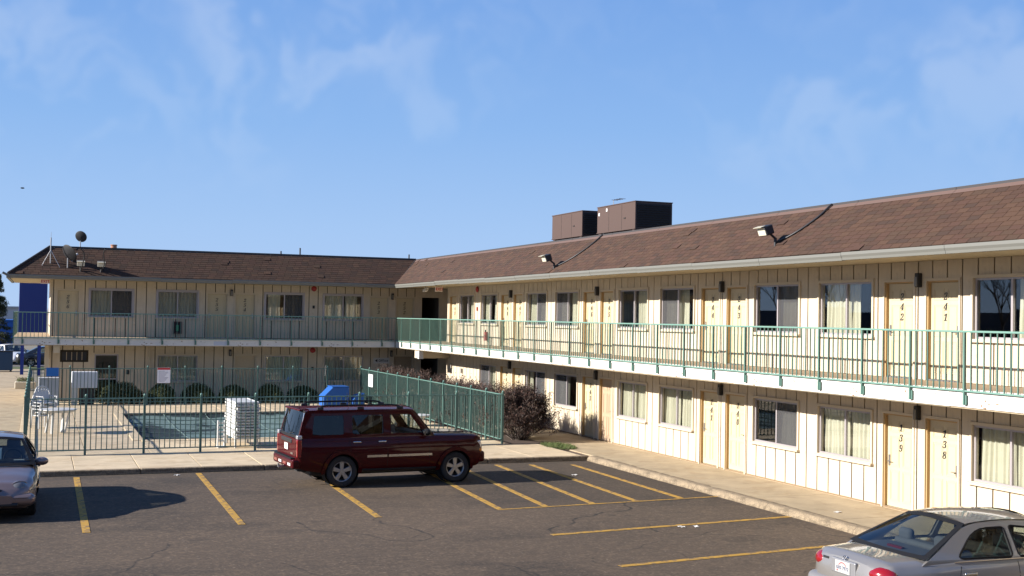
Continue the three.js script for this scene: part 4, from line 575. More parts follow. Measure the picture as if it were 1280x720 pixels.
// mauve-grey sedan facing the camera on the left
{
  const p = new THREE.MeshPhysicalMaterial({ color: C(.215, .155, .14), metalness: .5, roughness: .34, clearcoat: 1, clearcoatRoughness: .05 });
  const S = sedanSpec(p, { spec: { x1: 2.44 }, extra(car, t) {
    for (const s of [1, -1]) { const hl = sub('headlight', car, [2.13, .645, s * .52]); part('lens', new THREE.SphereGeometry(1, 24, 14).scale(.15, .105, .16).rotateY(-s * .35).rotateZ(-.35), new THREE.MeshPhysicalMaterial({ color: C(.10, .10, .105), roughness: .08, clearcoat: 1 }), hl); part('bezel', new THREE.TorusGeometry(1, .06, 6, 32).scale(.165, .115, .15).rotateY(Math.PI / 2 - s * .35), p, hl, [-.0, 0, 0], [0, 0, -.35]); part('reflector', new THREE.SphereGeometry(.05, 12, 8), chrome, hl, [.07, 0, 0]); }
    part('grille', new THREE.SphereGeometry(1, 24, 14).scale(.05, .055, .24), mat.black, car, [2.33, .60, 0]); part('emblem', new THREE.SphereGeometry(1, 16, 10).scale(.02, .04, .09), chrome, car, [2.38, .60, 0]);
    part('front_bumper', rbox(.30, .22, 1.66, .10, 4), p, car, [2.27, .42, 0]); part('air_intake', rbox(.06, .07, 1.05, .03), mat.black, car, [2.405, .34, 0]); part('bumper_moulding', rbox(.04, .035, 1.4, .015), p, car, [2.415, .47, 0]);
    for (const s of [1, -1]) part('wiper', bar([1.22, .985, s * .1 + .2], [1.10, 1.03, s * .1 + .62 * s], .01, 5), mat.black, car);
    part('dash_paper', box(.14, .01, .2), mat.white, car, [.98, 1.03, -.5]);
  } });
  makeCar('mauve_sedan', 'mauve-grey rounded sedan facing out of its stall beside the corner of the pool fence', S, [-.80, 0, -27.30], -Math.PI / 2);
}
// ---------- fences round the pool ----------
function fence(label, a, b, n, off = 0, h = 1.55) {
  const dx = b[0] - a[0], dz = b[1] - a[1], L = Math.hypot(dx, dz), g = thing('pool_fence', label, 'fence', [(a[0] + b[0]) / 2, BASE, (a[1] + b[1]) / 2], -Math.atan2(dz, dx), 'green picket fences round the pool');
  part('top_rail', rbox(L, .032, .036, .006), mat.fencePale, g, [0, h - .02, 0]); part('lower_rail', rbox(L, .032, .036, .006), mat.fencePale, g, [0, .13, 0]);
  const step = L / n; for (let i = 0; i <= n; i++) { const x = -L / 2 + i * step; if (i > 0 || !off) { part('post', box(.062, h + .03, .062), mat.fence, g, [x, (h + .03) / 2, 0]); part('post_cap', cached('cap', () => mergeAll([new THREE.SphereGeometry(.038, 10, 8).translate(0, .035, 0), new THREE.BoxGeometry(.072, .018, .072)])), mat.fencePale, g, [x, h + .038, 0]); } if (i < n) for (let k = 1; k < 11; k++) part('picket', box(.023, h - .17, .023), mat.fence, g, [x + k * step / 11, (h + .13) / 2 - .02, 0], [0, 0, rr(-.002, .002)]); }
  return g;
}
seed(21);
fence('green picket fence along the kerb walk in front of the pool', [-.28, -34.85], [13.6, -35.2], 9);
fence('green picket fence running back beside the brown hedge', [13.6, -35.2], [13.6, -53.0], 12, 1);
fence('green picket fence behind the pool in front of the shaded wing', [-.28, -53.0], [13.6, -53.0], 9, 1);
fence('green picket fence between the pool and the concrete drive', [-.28, -34.85], [-.28, -53.0], 12, 1);

// ---------- plants ----------
function leafCloud(n, place, size, cols, flat = .6) { const pos = new Float32Array(n * 9), col = new Float32Array(n * 9), nor = new Float32Array(n * 9), q = new THREE.Quaternion(), e = new THREE.Euler(), v = new THREE.Vector3();
  for (let i = 0; i < n; i++) { const p = place(i), s = size * rr(.6, 1.4), c = cols[Math.floor(rnd() * cols.length)], m = rr(.8, 1.2); e.set(rr(-Math.PI, Math.PI), rr(-Math.PI, Math.PI), rr(-Math.PI, Math.PI)); q.setFromEuler(e); const N = new THREE.Vector3(0, 0, 1).applyQuaternion(q); [[-.5 * s * flat, 0, 0], [.5 * s * flat, 0, 0], [0, s, 0]].forEach((t, k) => { v.set(...t).applyQuaternion(q); const o = i * 9 + k * 3; pos[o] = p[0] + v.x; pos[o + 1] = p[1] + v.y; pos[o + 2] = p[2] + v.z; col[o] = c[0] * m; col[o + 1] = c[1] * m; col[o + 2] = c[2] * m; nor[o] = N.x; nor[o + 1] = N.y; nor[o + 2] = N.z; }); }
  const g = new THREE.BufferGeometry(); g.setAttribute('position', new THREE.BufferAttribute(pos, 3)); g.setAttribute('normal', new THREE.BufferAttribute(nor, 3)); g.setAttribute('color', new THREE.BufferAttribute(col, 3)); return g; }
const leafMat = new THREE.MeshStandardMaterial({ vertexColors: true, roughness: .8, side: THREE.DoubleSide });
const bark = M(.055, .04, .032, .95), barkPale = M(.30, .245, .21, .9);
function twig(a, b, r0, r1) { return bar(a, b, r0, 3, r1); }
// clipped evergreen shrubs
{
  seed(40); const variants = [0, 1, 2].map(() => leafCloud(9000, () => { const th = rr(0, 6.283), z = rr(-.05, 1), r = Math.pow(rnd(), .25), s = Math.sqrt(Math.max(0, 1 - z * z)) * (1 + .08 * Math.sin(th * 3 + z * 5) + .05 * Math.sin(th * 7)); return [Math.cos(th) * s * r * .84, .06 + Math.max(0, z * r) * .80 + .03 * Math.sin(th * 5), Math.sin(th) * s * r * .68]; }, .055, [[.045, .062, .018], [.06, .075, .02], [.03, .045, .014], [.075, .08, .028]]));
  const spots = [3.35, 5.0, 6.55, 8.05, 9.65, 11.15];
  const names = ['by the glass door', 'below the notice board', 'between the notice board and the brown door', 'in front of the brown door', 'below the blue-curtained window', 'beside the blue bins'];
  spots.forEach((x, i) => { const s = thing('clipped_shrub', 'rounded dark green clipped shrub ' + names[i], 'shrub', [x, BASE, -53.9], i * 1.3, 'clipped shrubs behind the pool'); part('foliage', variants[i % 3], leafMat, s).scale.set([1.18, 1.02, .94, .98, .86, .95][i], [1.08, .98, 1.0, .9, .95, .86][i], .95); part('stem', cyl(.03, .045, .3, 7), bark, s, [0, .15, 0]); });
}
// leafless brown hedge plants beside the side fence and the big one at its near end
function brownBush(name, label, pos, rx, ry, rz, seedN, nStem, nLeaf, group) {
  seed(seedN); const t = thing(name, label, 'bush', pos, 0, group), pale = [], dark = [];
  const tips = [];
  for (let i = 0; i < nStem; i++) { const th = rr(0, 6.283), k = Math.sqrt(rnd()), p0 = [Math.cos(th) * .22 * k * rx, 0, Math.sin(th) * .22 * k * rz]; const el = rr(.15, 1.5), d = [Math.cos(th + rr(-.5, .5)) * Math.cos(el) * rx, .25 + Math.sin(el) * (ry - .3), Math.sin(th + rr(-.5, .5)) * Math.cos(el) * rz]; const p1 = [p0[0] + d[0] * .5 + rr(-.05, .05), d[1] * .45, p0[2] + d[2] * .5 + rr(-.05, .05)]; const list = rnd() < .3 ? pale : dark; list.push(twig(p0, p1, .012, .008));
    for (let j = 0; j < 3; j++) { const p2 = [d[0] * .8 + rr(-.16, .16), d[1] * .8 + rr(-.14, .14), d[2] * .8 + rr(-.16, .16)]; list.push(twig(p1, p2, .008, .005)); for (let m = 0; m < 3; m++) { const p3 = [p2[0] + d[0] * .22 + rr(-.16, .16), Math.max(.08, p2[1] + d[1] * .2 + rr(-.12, .18)), p2[2] + d[2] * .22 + rr(-.16, .16)]; (rnd() < .14 ? pale : dark).push(twig(p2, p3, .005, .003)); tips.push([p2, p3]); } } }
  part('pale_twigs', mergeAll(pale), barkPale, t).userData.kind = 'stuff'; part('dark_twigs', mergeAll(dark), bark, t).userData.kind = 'stuff';
  part('leaves', leafCloud(nLeaf, () => { const [a, b] = tips[Math.floor(rnd() * tips.length)], k = rr(-.4, 1.15); return [lerp(a[0], b[0], k) + rr(-.05, .05), Math.max(.05, lerp(a[1], b[1], k) + rr(-.05, .05)), lerp(a[2], b[2], k) + rr(-.05, .05)]; }, .042, [[.046, .022, .015], [.034, .017, .012], [.064, .030, .020], [.022, .013, .010], [.09, .043, .029]], .7), leafMat, t);
  return t;
}
brownBush('brown_bush', 'large round leafless brown bush at the near end of the side fence', [14.62, .12, -36.35], 1.15, 1.66, 1.1, 501, 150, 34000);
for (let i = 0; i < 8; i++) brownBush('hedge_plant', ['reddish brown hedge plant next to the large round bush', 'reddish brown hedge plant behind the side fence, second from the round bush', 'reddish brown hedge plant behind the side fence, third from the round bush', 'reddish brown hedge plant behind the side fence, fourth from the round bush', 'reddish brown hedge plant behind the side fence, fifth from the round bush', 'reddish brown hedge plant behind the side fence, sixth from the round bush', 'reddish brown hedge plant second from the far corner of the side fence', 'reddish brown hedge plant at the far corner of the side fence'][i], [14.42, .12, -38.2 - i * 1.95], .78, 1.62, 1.15, 510 + i, 60, 12000, 'brown hedge along the side fence');
// grass tuft and leaf litter by the large bush
{
  seed(60); const pos = []; const g = leafCloud(2600, () => { const a = rr(0, 6.28), r = Math.sqrt(rnd()); return [Math.cos(a) * r * .45 , rr(0, .03), Math.sin(a) * r * .95]; }, .07, [[.05, .085, .015], [.07, .10, .02], [.09, .095, .03]], .25);
  const m = new THREE.Mesh(g, leafMat); m.name = numbered('grass'); m.position.set(15.05, BASE, -34.1); tag(m, 'small patch of green grass at the foot of the brown bush', 'grass', null, 'stuff'); scene.add(m);
  const l = new THREE.Mesh(leafCloud(3500, () => [rr(-.6, .6), rr(0, .02), rr(-9.4, 2.0)], .05, [[.10, .05, .035], [.14, .08, .05], [.06, .035, .025]], .8), leafMat); l.name = numbered('leaf_litter'); l.position.set(14.4, .125, -44); tag(l, 'fallen brown leaves on the soil below the hedge', 'leaves', null, 'stuff'); scene.add(l);
}

// ---------- roof plant and fittings ----------
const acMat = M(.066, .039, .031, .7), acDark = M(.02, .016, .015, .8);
function acUnit(label, z0, z1, depth) {
  const L = z1 - z0, g = thing('rooftop_unit', label, 'rooftop unit', [17.3 + depth / 2, 6.70, (z0 + z1) / 2], 0, 'brown rooftop plant boxes'), h = .87, y = .22;
  part('casing', rbox(depth, h, L, .02), acMat, g, [0, y + h / 2, 0]); part('shade_panel', box(depth - .12, h - .12, .012), acDark, g, [0, y + h / 2, L / 2 + .002]);  // near-black end sheet: the shade on this face is painted as colour
  for (let i = 0; i < 10; i++) part('shade_slat', box(depth - .14, .012, .04), acDark, g, [0, y + .10 + i * .073, L / 2 + .018], [.6, 0, 0]);  // slats added over the dark end, in the same painted shade
  part('corner_trim', box(.04, h + .01, .04), acMat, g, [-depth / 2 + .01, y + h / 2, L / 2 + .005]); part('lid', rbox(depth + .03, .03, L + .03, .008), acMat, g, [0, y + h + .01, 0]);
  for (const s of [-1, 1]) for (const t of [-1, 1]) part('foot', box(.12, y, .16), acMat, g, [t * (depth / 2 - .08), y / 2, s * (L / 2 - .16)]);
  for (const k of [-.18, .16]) part('panel_seam', box(.006, h - .06, .012), acDark, g, [-depth / 2 - .001, y + h / 2, k * L]); part('panel_handle', box(.02, .04, .12), acDark, g, [-depth / 2 - .006, y + h * .45, .24 * L]); part('drip_edge', box(.03, .025, L), acMat, g, [-depth / 2 - .006, y + .02, 0]);
  part('base_frame', box(depth - .1, .06, L - .1), acDark, g, [0, y - .04, 0]);
  return g;
}
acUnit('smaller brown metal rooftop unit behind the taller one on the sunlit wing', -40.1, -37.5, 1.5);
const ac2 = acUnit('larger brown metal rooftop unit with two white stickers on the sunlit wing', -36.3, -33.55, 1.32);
part('sticker', box(.006, .10, .10), mat.white, ac2, [-.664, .86, -1.22]); part('sticker', box(.006, .10, .10), mat.white, ac2, [-.664, .97, -.65]);
part('roof_aerial', [bar([-.3, 1.1, -.9], [-.3, 1.34, -.9], .012), bar([-.3, 1.33, -.92], [-.3, 1.33, -.2], .01), ...[0, 1, 2, 3].map(i => bar([-.42, 1.33, -.8 + i * .18], [-.18, 1.33, -.8 + i * .18], .008))], mat.steel, ac2);
function floodlight(label, pos, turn, cable) { const g = thing('floodlight', label, 'floodlight', pos, turn, 'floodlights on the shingle roofs'); part('mast', bar([0, 0, 0], [0, .20, 0], .035), mat.black, g); part('arm', bar([0, .18, 0], [-.16, .30, 0], .03), mat.black, g); const hd = sub('head', g, [-.26, .36, 0]); hd.rotation.z = .35; part('housing', rbox(.22, .22, .34, .03), mat.black, hd); part('lamp_face', rbox(.02, .19, .30, .01), M(.55, .52, .42, .3), hd, [-.115, 0, 0]); part('visor', box(.14, .012, .32), M(.40, .37, .28, .5), hd, [-.14, .12, 0]); if (cable) part('cable', tube(cable, .024, 28, 6), mat.black, g); return g; }
floodlight('black floodlight with a looping cable on the sunlit roof above room 242', [15.74, 5.82, -23.5], 0, [[0, .10, 0], [.12, .17, .16], [.32, .34, .42], [.70, .67, .66], [1.02, .97, .72]]);
floodlight('black floodlight with a cable rising to the brown rooftop units', [15.58, 5.68, -35.9], 0, [[0, .10, 0], [.10, .15, .25], [.40, .41, .75], [.85, .80, 1.05], [1.25, 1.16, 1.12]]);
floodlight('grey floodlight on the shaded roof beside the satellite dish', [1.6, 5.72, -54.28], -Math.PI / 2 + Math.PI, [[0, .05, 0], [-.6, .25, .05], [-.95, .72, .1], [-1.3, .98, -.1]]);
floodlight('grey floodlight on the shaded roof, farther from the satellite dishes', [2.42, 5.71, -54.26], -Math.PI / 2 + Math.PI, [[0, .05, 0], [-.6, .3, .1], [-1.0, .8, .05], [-1.3, .98, .1]]);
function dish(label, pos, r, turn, tilt, lnb) { const g = thing('satellite_dish', label, 'satellite dish', pos, turn, 'satellite dishes on the shaded roof'); part('mast', bar([0, 0, 0], [0, .45, 0], .025), mat.steel, g); const h = sub('reflector', g, [0, .62, .0]); h.rotation.x = tilt; part('bowl', new THREE.LatheGeometry([[0, 0], [r * .5, r * .06], [r * .85, r * .17], [r, r * .24], [r, r * .255], [r * .85, r * .19], [r * .5, r * .08], [0, .02]].map(p => new THREE.Vector2(...p)), 28).rotateX(Math.PI / 2), M(.013, .013, .016, .6), h); part('feed_arm', tube([[0, -r * .9, .03], [0, -r * .9, r * .5], [0, -r * .55, r * .95]], .018, 12, 6), lnb ? mat.white : mat.steel, h); part('feed_horn', rbox(.07, .07, .13, .02), lnb ? mat.white : mat.steel, h, [0, -r * .5, r * .98]); return g; }
dish('dark satellite dish standing above the roof edge', [1.62, 6.69, -56.2], .26, 2.7, -.4, false);
dish('dark satellite dish with white arm low on the shaded shingles', [1.08, 5.84, -54.42], .40, 2.2, -.5, true);
{ const g = thing('antenna_mast', 'thin grey antenna tripod at the hip of the shaded roof', 'antenna', [.40, 6.0, -54.62]); part('mast', bar([0, .05, 0], [0, 1.15, 0], .028), mat.steel, g); for (const [x, z] of [[-.42, .15], [.38, .2], [0, -.35]]) part('leg', bar([x, x < 0 ? -.22 : -.12, z], [0, .62, 0], .014, 5), mat.steel, g); part('whip', bar([0, 1.15, 0], [0, 1.38, 0], .008, 5), mat.steel, g);
  const c = thing('roof_vent', 'short terracotta vent pot on the shaded roof', 'vent', [3.1, 6.68, -57.6]); part('pot', cyl(.13, .15, .42, 14), M(.34, .17, .11, .9), c, [0, .21, 0]); part('rim', new THREE.TorusGeometry(.14, .02, 6, 16).rotateX(Math.PI / 2), M(.34, .17, .11, .9), c, [0, .40, 0]);
  [[10.5, .34, 'shortest thin black'], [11.4, .52, 'tallest thin black'], [16.75, .40, 'thin black valley-side']].forEach(([x, h, w]) => { const v = thing('vent_pipe', w + ' vent pipe on the roof of the shaded wing', 'pipe', [x, 6.68, -56.4], 0, 'vent pipes on the shaded roof'); part('pipe', cyl(.035, .035, h, 8), mat.black, v, [0, h / 2, 0]); part('collar', cyl(.05, .08, .06, 8), mat.black, v, [0, .03, 0]); }); }

// ---------- poolside furniture ----------
const NTH = ['first', 'second', 'third', 'fourth', 'fifth', 'sixth', 'seventh', 'eighth', 'ninth', 'tenth', 'eleventh', 'twelfth', 'thirteenth'];
const plastic = M(.55, .55, .53, .45);
// stack of white sun loungers standing flat one on another
{
  seed(70); NTH[12] = 'topmost'; const make = (label, pos, n, w, turn) => { for (let k = 0; k < n; k++) { const t = thing('stacked_lounger', 'white plastic slatted sun lounger, ' + NTH[k] + (k < n - 1 ? ' from the bottom of the tall stack' : ' of the tall stack behind the fence'), 'sun lounger', [pos[0] + rr(-.02, .02), BASE + k * .085, pos[2] + rr(-.02, .02)], turn + rr(-.015, .015), 'white sun loungers in the stack'); const L = 1.75; for (const s of [-1, 1]) part('side_rail', rbox(.05, .066, L, .015), plastic, t, [s * w / 2, .30, 0]); for (const s of [-1, 1]) part('end_rail', rbox(w - .04, .06, .04, .012), plastic, t, [0, .30, s * (L / 2 - .02)]); for (let i = 0; i < 9; i++) part('slat', rbox(w - .05, .022, .14, .008), plastic, t, [0, .31, -L / 2 + .1 + i * .19]); for (const s of [-1, 1]) for (const z of [-.7, .7]) part('leg', rbox(.055, k ? .10 : .30, .06, .012), plastic, t, [s * (w / 2 - .005), k ? .245 : .15, z]); } };
  make('white plastic slatted sun lounger in the tall stack behind the front fence', [5.72, 0, -36.4], 13, .64, .04);
}
{
  const f = thing('folded_chair', 'folded white plastic chair leaning beside the stack of loungers', 'chair', [5.05, BASE, -35.9], .2); for (const s of [-1, 1]) { part('side_rail', rbox(.04, .80, .05, .015), plastic, f, [s * .10, .40, 0]); } for (let i = 0; i < 5; i++) part('slat', rbox(.18, .05, .02, .006), plastic, f, [0, .2 + i * .13, 0]); part('foot', rbox(.26, .05, .25, .015), plastic, f, [0, .025, 0]);
}
function roundTable(label, pos, r, h) { const t = thing('garden_table', label, 'table', pos, 0, 'white round pool tables'); part('table_top', new THREE.LatheGeometry([[0, 0], [r - .02, 0], [r, .012], [r, .03], [r - .015, .04], [0, .04]].map(p => new THREE.Vector2(...p)), 36), plastic, t, [0, h, 0]); part('apron', new THREE.CylinderGeometry(r - .06, r - .10, .06, 32, 1, true), new THREE.MeshStandardMaterial({ color: plastic.color, side: THREE.DoubleSide, roughness: .5 }), t, [0, h - .03, 0]); for (let i = 0; i < 4; i++) { const a = i * Math.PI / 2 + .5; part('leg', rbox(.05, h + .02, .085, .02), plastic, t, [Math.cos(a) * (r - .26), h / 2, Math.sin(a) * (r - .26)], [Math.sin(a) * .22, -a, -Math.cos(a) * .22]); } return t; }
roundTable('white round plastic table beside the stacked chairs', [.64, BASE, -41.2], .58, .74);
roundTable('low white round table by the side fence', [12.75, BASE, -41.6], .50, .36);
{ // stack of white plastic chairs
  for (let k = 0; k < 5; k++) { const c = thing('plastic_chair', 'white plastic slat-back chair, ' + (k < 4 ? NTH[k] + ' from the bottom of the stack by the round table' : 'topmost of the stack by the round table'), 'chair', [.18 + k * .035, BASE + k * .10, -43.1 - k * .05], .55, 'stacked white plastic chairs'); part('seat', rbox(.46, .035, .46, .015), plastic, c, [0, .42, 0]); for (let i = 0; i < 5; i++) part('back_slat', rbox(.055, .48, .02, .008), plastic, c, [-.18 + i * .09, .66, -.24], [-.22, 0, 0]); part('back_frame', tube([[-.24, .42, -.2], [-.25, .8, -.29], [-.15, .93, -.33], [.15, .93, -.33], [.25, .8, -.29], [.24, .42, -.2]], .022, 30, 6), plastic, c); for (const s of [-1, 1]) { part('arm_rest', rbox(.05, .025, .44, .01), plastic, c, [s * .26, .64, 0]); for (const z of [-.2, .2]) part('leg', bar([s * .25, k ? .32 : 0, z * 1.15], [s * .24, .63, z], .022, 6), plastic, c); } }
  const b = thing('storage_cabinet', 'pale grey cabinet standing against the shaded wing behind the far fence', 'cabinet', [.45, BASE, -53.6]); part('body', rbox(.78, 1.1, .5, .02), M(.45, .47, .52, .6), b, [0, .55, 0]); part('door_gap', box(.008, 1.0, .006), mat.black, b, [0, .55, .252]); part('top', rbox(.82, .03, .54, .01), M(.45, .47, .52, .6), b, [0, 1.115, 0]);
  const v = thing('vending_box', 'white ribbed utility cabinet in front of the glass door', 'cabinet', [1.85, BASE, -53.6]); part('body', rbox(1.02, .68, .45, .02), M(.62, .64, .68, .55), v, [0, 1.04, 0]); for (let i = 0; i < 5; i++) part('rib', box(.02, .62, .02), M(.52, .54, .58, .55), v, [-.42 + i * .21, 1.04, .228]); part('pedestal', rbox(.24, .70, .4, .02), mat.white, v, [-.38, .35, 0]); part('pedestal', rbox(.6, .70, .3, .02), mat.black, v, [.1, .35, -.05]);
  const s = thing('blue_sign', 'small blank blue sign board on the far fence near the end of the wing', 'sign', [.58, 1.34, -52.95]); part('board', box(.48, .36, .02), M(.01, .13, .42, .5), s, [0, .18, 0]); part('clip', box(.04, .04, .05), mat.steel, s, [0, .33, -.03]);
  const cv = document.createElement('canvas'); cv.width = 128; cv.height = 160; const x = cv.getContext('2d'); x.fillStyle = '#e9e7ea'; x.fillRect(0, 0, 128, 160); x.fillStyle = '#c23a38'; x.fillRect(0, 0, 128, 22); x.fillStyle = '#8d8a98'; for (let i = 0; i < 11; i++) x.fillRect(12, 34 + i * 11, 60 + (i * 37) % 46, 4); const ct = new THREE.CanvasTexture(cv); ct.colorSpace = THREE.SRGBColorSpace;
  const r = thing('rules_notice', 'white notice with a red heading on the far fence', 'sign', [5.0, 1.05, -52.95]); part('board', box(.54, .66, .012), mat.white, r, [0, .33, 0]); part('print', new THREE.PlaneGeometry(.52, .64), new THREE.MeshStandardMaterial({ map: ct, roughness: .6 }), r, [0, .33, .008]);
  const n = thing('fence_notice', 'blank white notice on the green side fence', 'sign', [13.57, .95, -51.2]); part('board', box(.012, .55, .75), mat.white, n, [0, .275, 0]); part('clip', box(.03, .03, .05), mat.steel, n, [.02, .5, 0]);
}
function blueBin(label, pos, w, h, d, lid) { const g = thing('blue_bin', label, 'bin', pos, 0, 'blue bins by the far fence'); const bm = M(.006, .085, .33, .6), s = new THREE.Shape([[-w / 2, 0], [w / 2, 0], [w / 2, h], [-w / 2 + w * .36, h], [-w / 2, h * .52]].map(p => new THREE.Vector2(...p))); part('body', new THREE.ExtrudeGeometry(s, { depth: d, bevelEnabled: true, bevelSize: .015, bevelThickness: .015, bevelSegments: 2 }).translate(0, 0, -d / 2), bm, g); part('lid', box(w * .68, .03, d + .08), bm, g, [w * .16, h + .03, 0], [0, 0, lid]); for (const x of [-.3, .3]) part('rib', box(.05, h * .5, .03), bm, g, [x * w, h * .28, d / 2 + .02]); return g; }
blueBin('larger blue plastic bin with sloping front beside the far fence', [12.05, BASE, -51.6], 1.08, .80, .9, 0);
blueBin('smaller blue bin with tilted lid in the corner of the side fence', [13.0, BASE, -51.3], .52, .46, .6, .3);
{ const p = thing('pool_hose', 'dark pool hose coil lying by the side fence', 'hose', [13.2, BASE, -37.4]); for (let i = 0; i < 3; i++) part('coil', new THREE.TorusGeometry(.20 - i * .02, .035, 8, 24).rotateX(Math.PI / 2), mat.black, p, [0, .035 + i * .065, 0]); }

// ---------- beyond the left end of the wing ----------
{
  const b = thing('blue_pylon_sign', 'tall dark blue sign panel on blue posts behind the end of the shaded wing', 'sign', [-.35, 0, -80]); part('panel', rbox(1.62, 4.2, .35, .03), M(.004, .022, .16, .5), b, [0, 4.75, 0]); part('trim', box(1.64, .06, .37), M(.3, .3, .34, .5), b, [0, 6.88, 0]); for (const x of [-.55, .42]) part('post', box(.2, 2.7, .2), M(.006, .03, .22, .5), b, [x, 1.35, 0]);
  const s = thing('blue_shed', 'bright blue flat-roofed shed beyond the drive', 'building', [-6.2, 0, -112]); part('wall', bx(-4, 4.2, 0, 3.1, -3, 3), M(.006, .09, .36, .6), s); part('roof', bx(-4.1, 4.3, 3.1, 3.2, -3.1, 3.1), M(.02, .12, .4, .6), s); part('door', box(.9, 2.0, .05), M(.1, .1, .12, .6), s, [1, 1, 3.03]);
  const w = thing('blue_dumpster', 'dark blue wheeled dumpster at the edge of the drive', 'dumpster', [-2.1, 0, -84]); part('bin', rbox(1.2, 1.2, 1.0, .04), M(.015, .05, .10, .6), w, [0, .75, 0]); part('lid', rbox(1.26, .06, 1.06, .02), mat.black, w, [0, 1.38, 0]); for (const x of [-.5, .5]) part('wheel', new THREE.CylinderGeometry(.08, .08, .05, 12).rotateX(Math.PI / 2), mat.rubber, w, [x, .08, .4]);
  const gp = thing('gate_pillar', 'grey post at the edge of the concrete drive', 'post', [-2.75, 0, -84]); part('shaft', box(.5, 2.3, .5), M(.22, .22, .22, .9), gp, [0, 1.15, 0]); part('cap', box(.58, .08, .58), M(.22, .22, .22, .9), gp, [0, 2.34, 0]);
  const wh = thing('white_warehouse', 'long pale warehouse on the horizon beyond the blue shed', 'building', [-20, 0, -190]); part('wall', bx(-30, 18, 0, 4.3, -4, 4), M(.42, .44, .47, .8), wh); part('roof', bx(-30.3, 18.3, 4.3, 4.5, -4.3, 4.3), M(.35, .36, .38, .8), wh);
  const far = (name, label, p, pos, turn) => { const S = sedanSpec(p, { spec: {} }); return makeCar(name, label, S, pos, turn, 'cars parked beyond the drive'); };
  far('far_car', 'white car parked beyond the drive, half hidden under the balcony', paint(.75, .75, .75, 0), [-1.9, .02, -97], -1.2);
  far('far_car', 'red car parked beside the white one beyond the drive', paint(.45, .02, .02, 0), [-4.3, .02, -101], -1.2);
  far('far_car', 'black car parked beyond the drive behind the blue sign posts', paint(.012, .012, .014, 0), [.9, .02, -92], 0);
  // small wheel stop and shrub bed by the end of the wing
  const k = thing('planter', 'small pale planter with green tuft at the corner of the fence', 'planter', [-.55, .06, -66]); part('trough', rbox(1.0, .35, .7, .04), M(.5, .45, .35, .9), k, [0, .175, 0]); seed(90); part('tuft', leafCloud(500, () => [rr(-.4, .4), rr(.33, .55), rr(-.25, .25)], .1, [[.06, .09, .02], [.1, .12, .04]], .3), leafMat, k);
}
// trees: one conifer in view, bare trees across the street that the right-hand windows mirror
function conifer(label, pos, h, r, sd) { seed(sd); const t = thing('conifer', label, 'tree', pos); part('trunk', cyl(.06, .18, h, 8), bark, t, [0, h / 2, 0]); const boughs = [], tips = []; for (let i = 0; i < 90; i++) { const k = rr(.10, .98), y = h * k, a = rr(0, 6.283), L = r * (1.05 - k) * rr(.7, 1.15); const e = [Math.cos(a) * L, y - L * .18, Math.sin(a) * L]; boughs.push(bar([0, y, 0], e, .03, 4, .012)); tips.push([y, e]); } part('boughs', mergeAll(boughs), bark, t); part('crown', leafCloud(16000, () => { const [y, e] = tips[Math.floor(rnd() * tips.length)], k = Math.sqrt(rnd()); return [e[0] * k + rr(-.16, .16), lerp(y, e[1], k) + rr(-.16, .06), e[2] * k + rr(-.16, .16)]; }, .16, [[.035, .05, .025], [.05, .065, .03], [.075, .075, .035]], .3), leafMat, t); return t; }
conifer('dark conifer with layered boughs beyond the blue shed', [-3.0, 0, -100], 6.9, 1.7, 201);
const bareTrees = [];
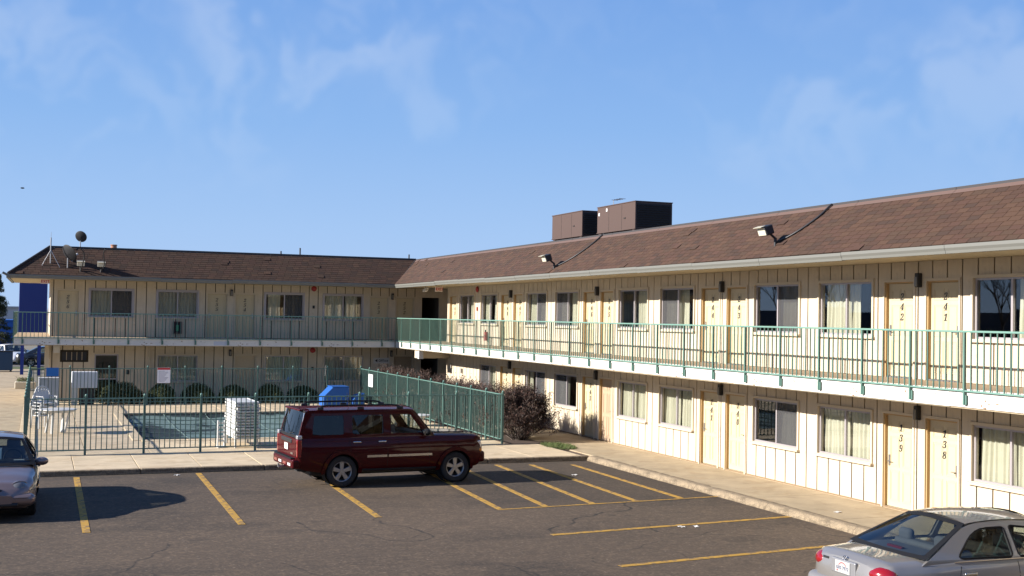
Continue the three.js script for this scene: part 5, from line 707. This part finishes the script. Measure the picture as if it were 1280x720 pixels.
function bareTree(label, pos, h, sd) { seed(sd); const t = thing('bare_tree', label, 'tree', pos, 0, 'bare trees across the street'), l = [], tips = []; const grow = (p, d, L, r, n) => { const e = [p[0] + d[0] * L, p[1] + d[1] * L, p[2] + d[2] * L]; l.push(bar(p, e, r, n > 2 ? 6 : 3, r * .65)); if (n === 0) { tips.push(e); return; } const kN = n > 3 ? 3 : 2 + (rnd() < .5 ? 1 : 0); for (let i = 0; i < kN; i++) { const v = new THREE.Vector3(d[0] + rr(-.6, .6), d[1] + rr(-.15, .35), d[2] + rr(-.6, .6)).normalize(); grow(e, [v.x, v.y, v.z], L * rr(.62, .82), r * .62, n - 1); } };
  const trunk = bar([0, 0, 0], [0, h * .25, 0], .2, 8, .15); part('trunk', trunk, bark, t); grow([0, h * .24, 0], [.03, 1, .02], h * .22, .14, 6); part('crown', mergeAll(l), bark, t); return t; }
[[-34, -72, 9], [-40, -84, 8], [-31, -95, 10], [-44, -104, 8.5], [-36, -118, 9.5], [-33, -136, 9], [-47, -150, 10]].forEach(([x, z, h], i) => bareTree(['bare tree in the row across the street, opposite the sunlit wing', 0][0], [x, -.03, z], h, 300 + i));
{ const h = thing('opposite_house', 'long low dark-roofed building across the street', 'building', [-52, 0, -108]); part('wall', bx(-4, 4, 0, 3.2, -48, 48), M(.20, .15, .12, .9), h); const s = new THREE.Shape([[-4.6, 0], [4.6, 0], [0, 2.2]].map(p => new THREE.Vector2(...p))); part('roof', new THREE.ExtrudeGeometry(s, { depth: 97, bevelEnabled: false }).translate(0, 3.2, -48.5), M(.05, .045, .045, .9), h); for (let i = 0; i < 14; i++) part('window', box(.05, 1.2, 1.6), mat.blackGloss, h, [4.02, 1.7, -44 + i * 6.8]); }
// a bird high over the left wing
{ const b = thing('bird', 'tiny dark bird gliding in the sky above the shaded wing', 'bird', [-2.0, 17.2, -140], .3); const body = new THREE.SphereGeometry(1, 12, 8).scale(.22, .08, .08); part('body', body, M(.05, .05, .05, .8), b); for (const s of [-1, 1]) part('wing', patch((u, v) => [lerp(-.08, .10, u) * (1 - v * .5), .05 * Math.sin(v * 2.6) , s * v * .42], 3, 8), new THREE.MeshStandardMaterial({ color: C(.05, .05, .05), side: THREE.DoubleSide }), b); }
// litter scraps on the asphalt and walk
{ seed(99); [[11.9, -20.9, 'beside the outer stall line'], [12.2, -20.85, 'between the stall lines'], [13.1, -28.6, 'at the head of the hatched bay'], [3.3, -31.0, 'by the kerb of the pool walk'], [15.6, -20.9, 'on the sunlit walk']].forEach(([x, z, w]) => { const p = thing('litter_scrap', 'crumpled white paper scrap lying ' + w, 'litter', [x, x > 15 ? BASE : .002, z], rr(0, 6), 'paper scraps on the ground'); part('paper', patch((u, v) => [(u - .5) * .16, .012 + .012 * Math.sin(u * 7 + x) * Math.cos(v * 6), (v - .5) * .10], 5, 4), new THREE.MeshStandardMaterial({ color: C(.6, .58, .54), roughness: .9, side: THREE.DoubleSide }), p); }); }

shadowed(scene);
renderer.render(scene, camera);
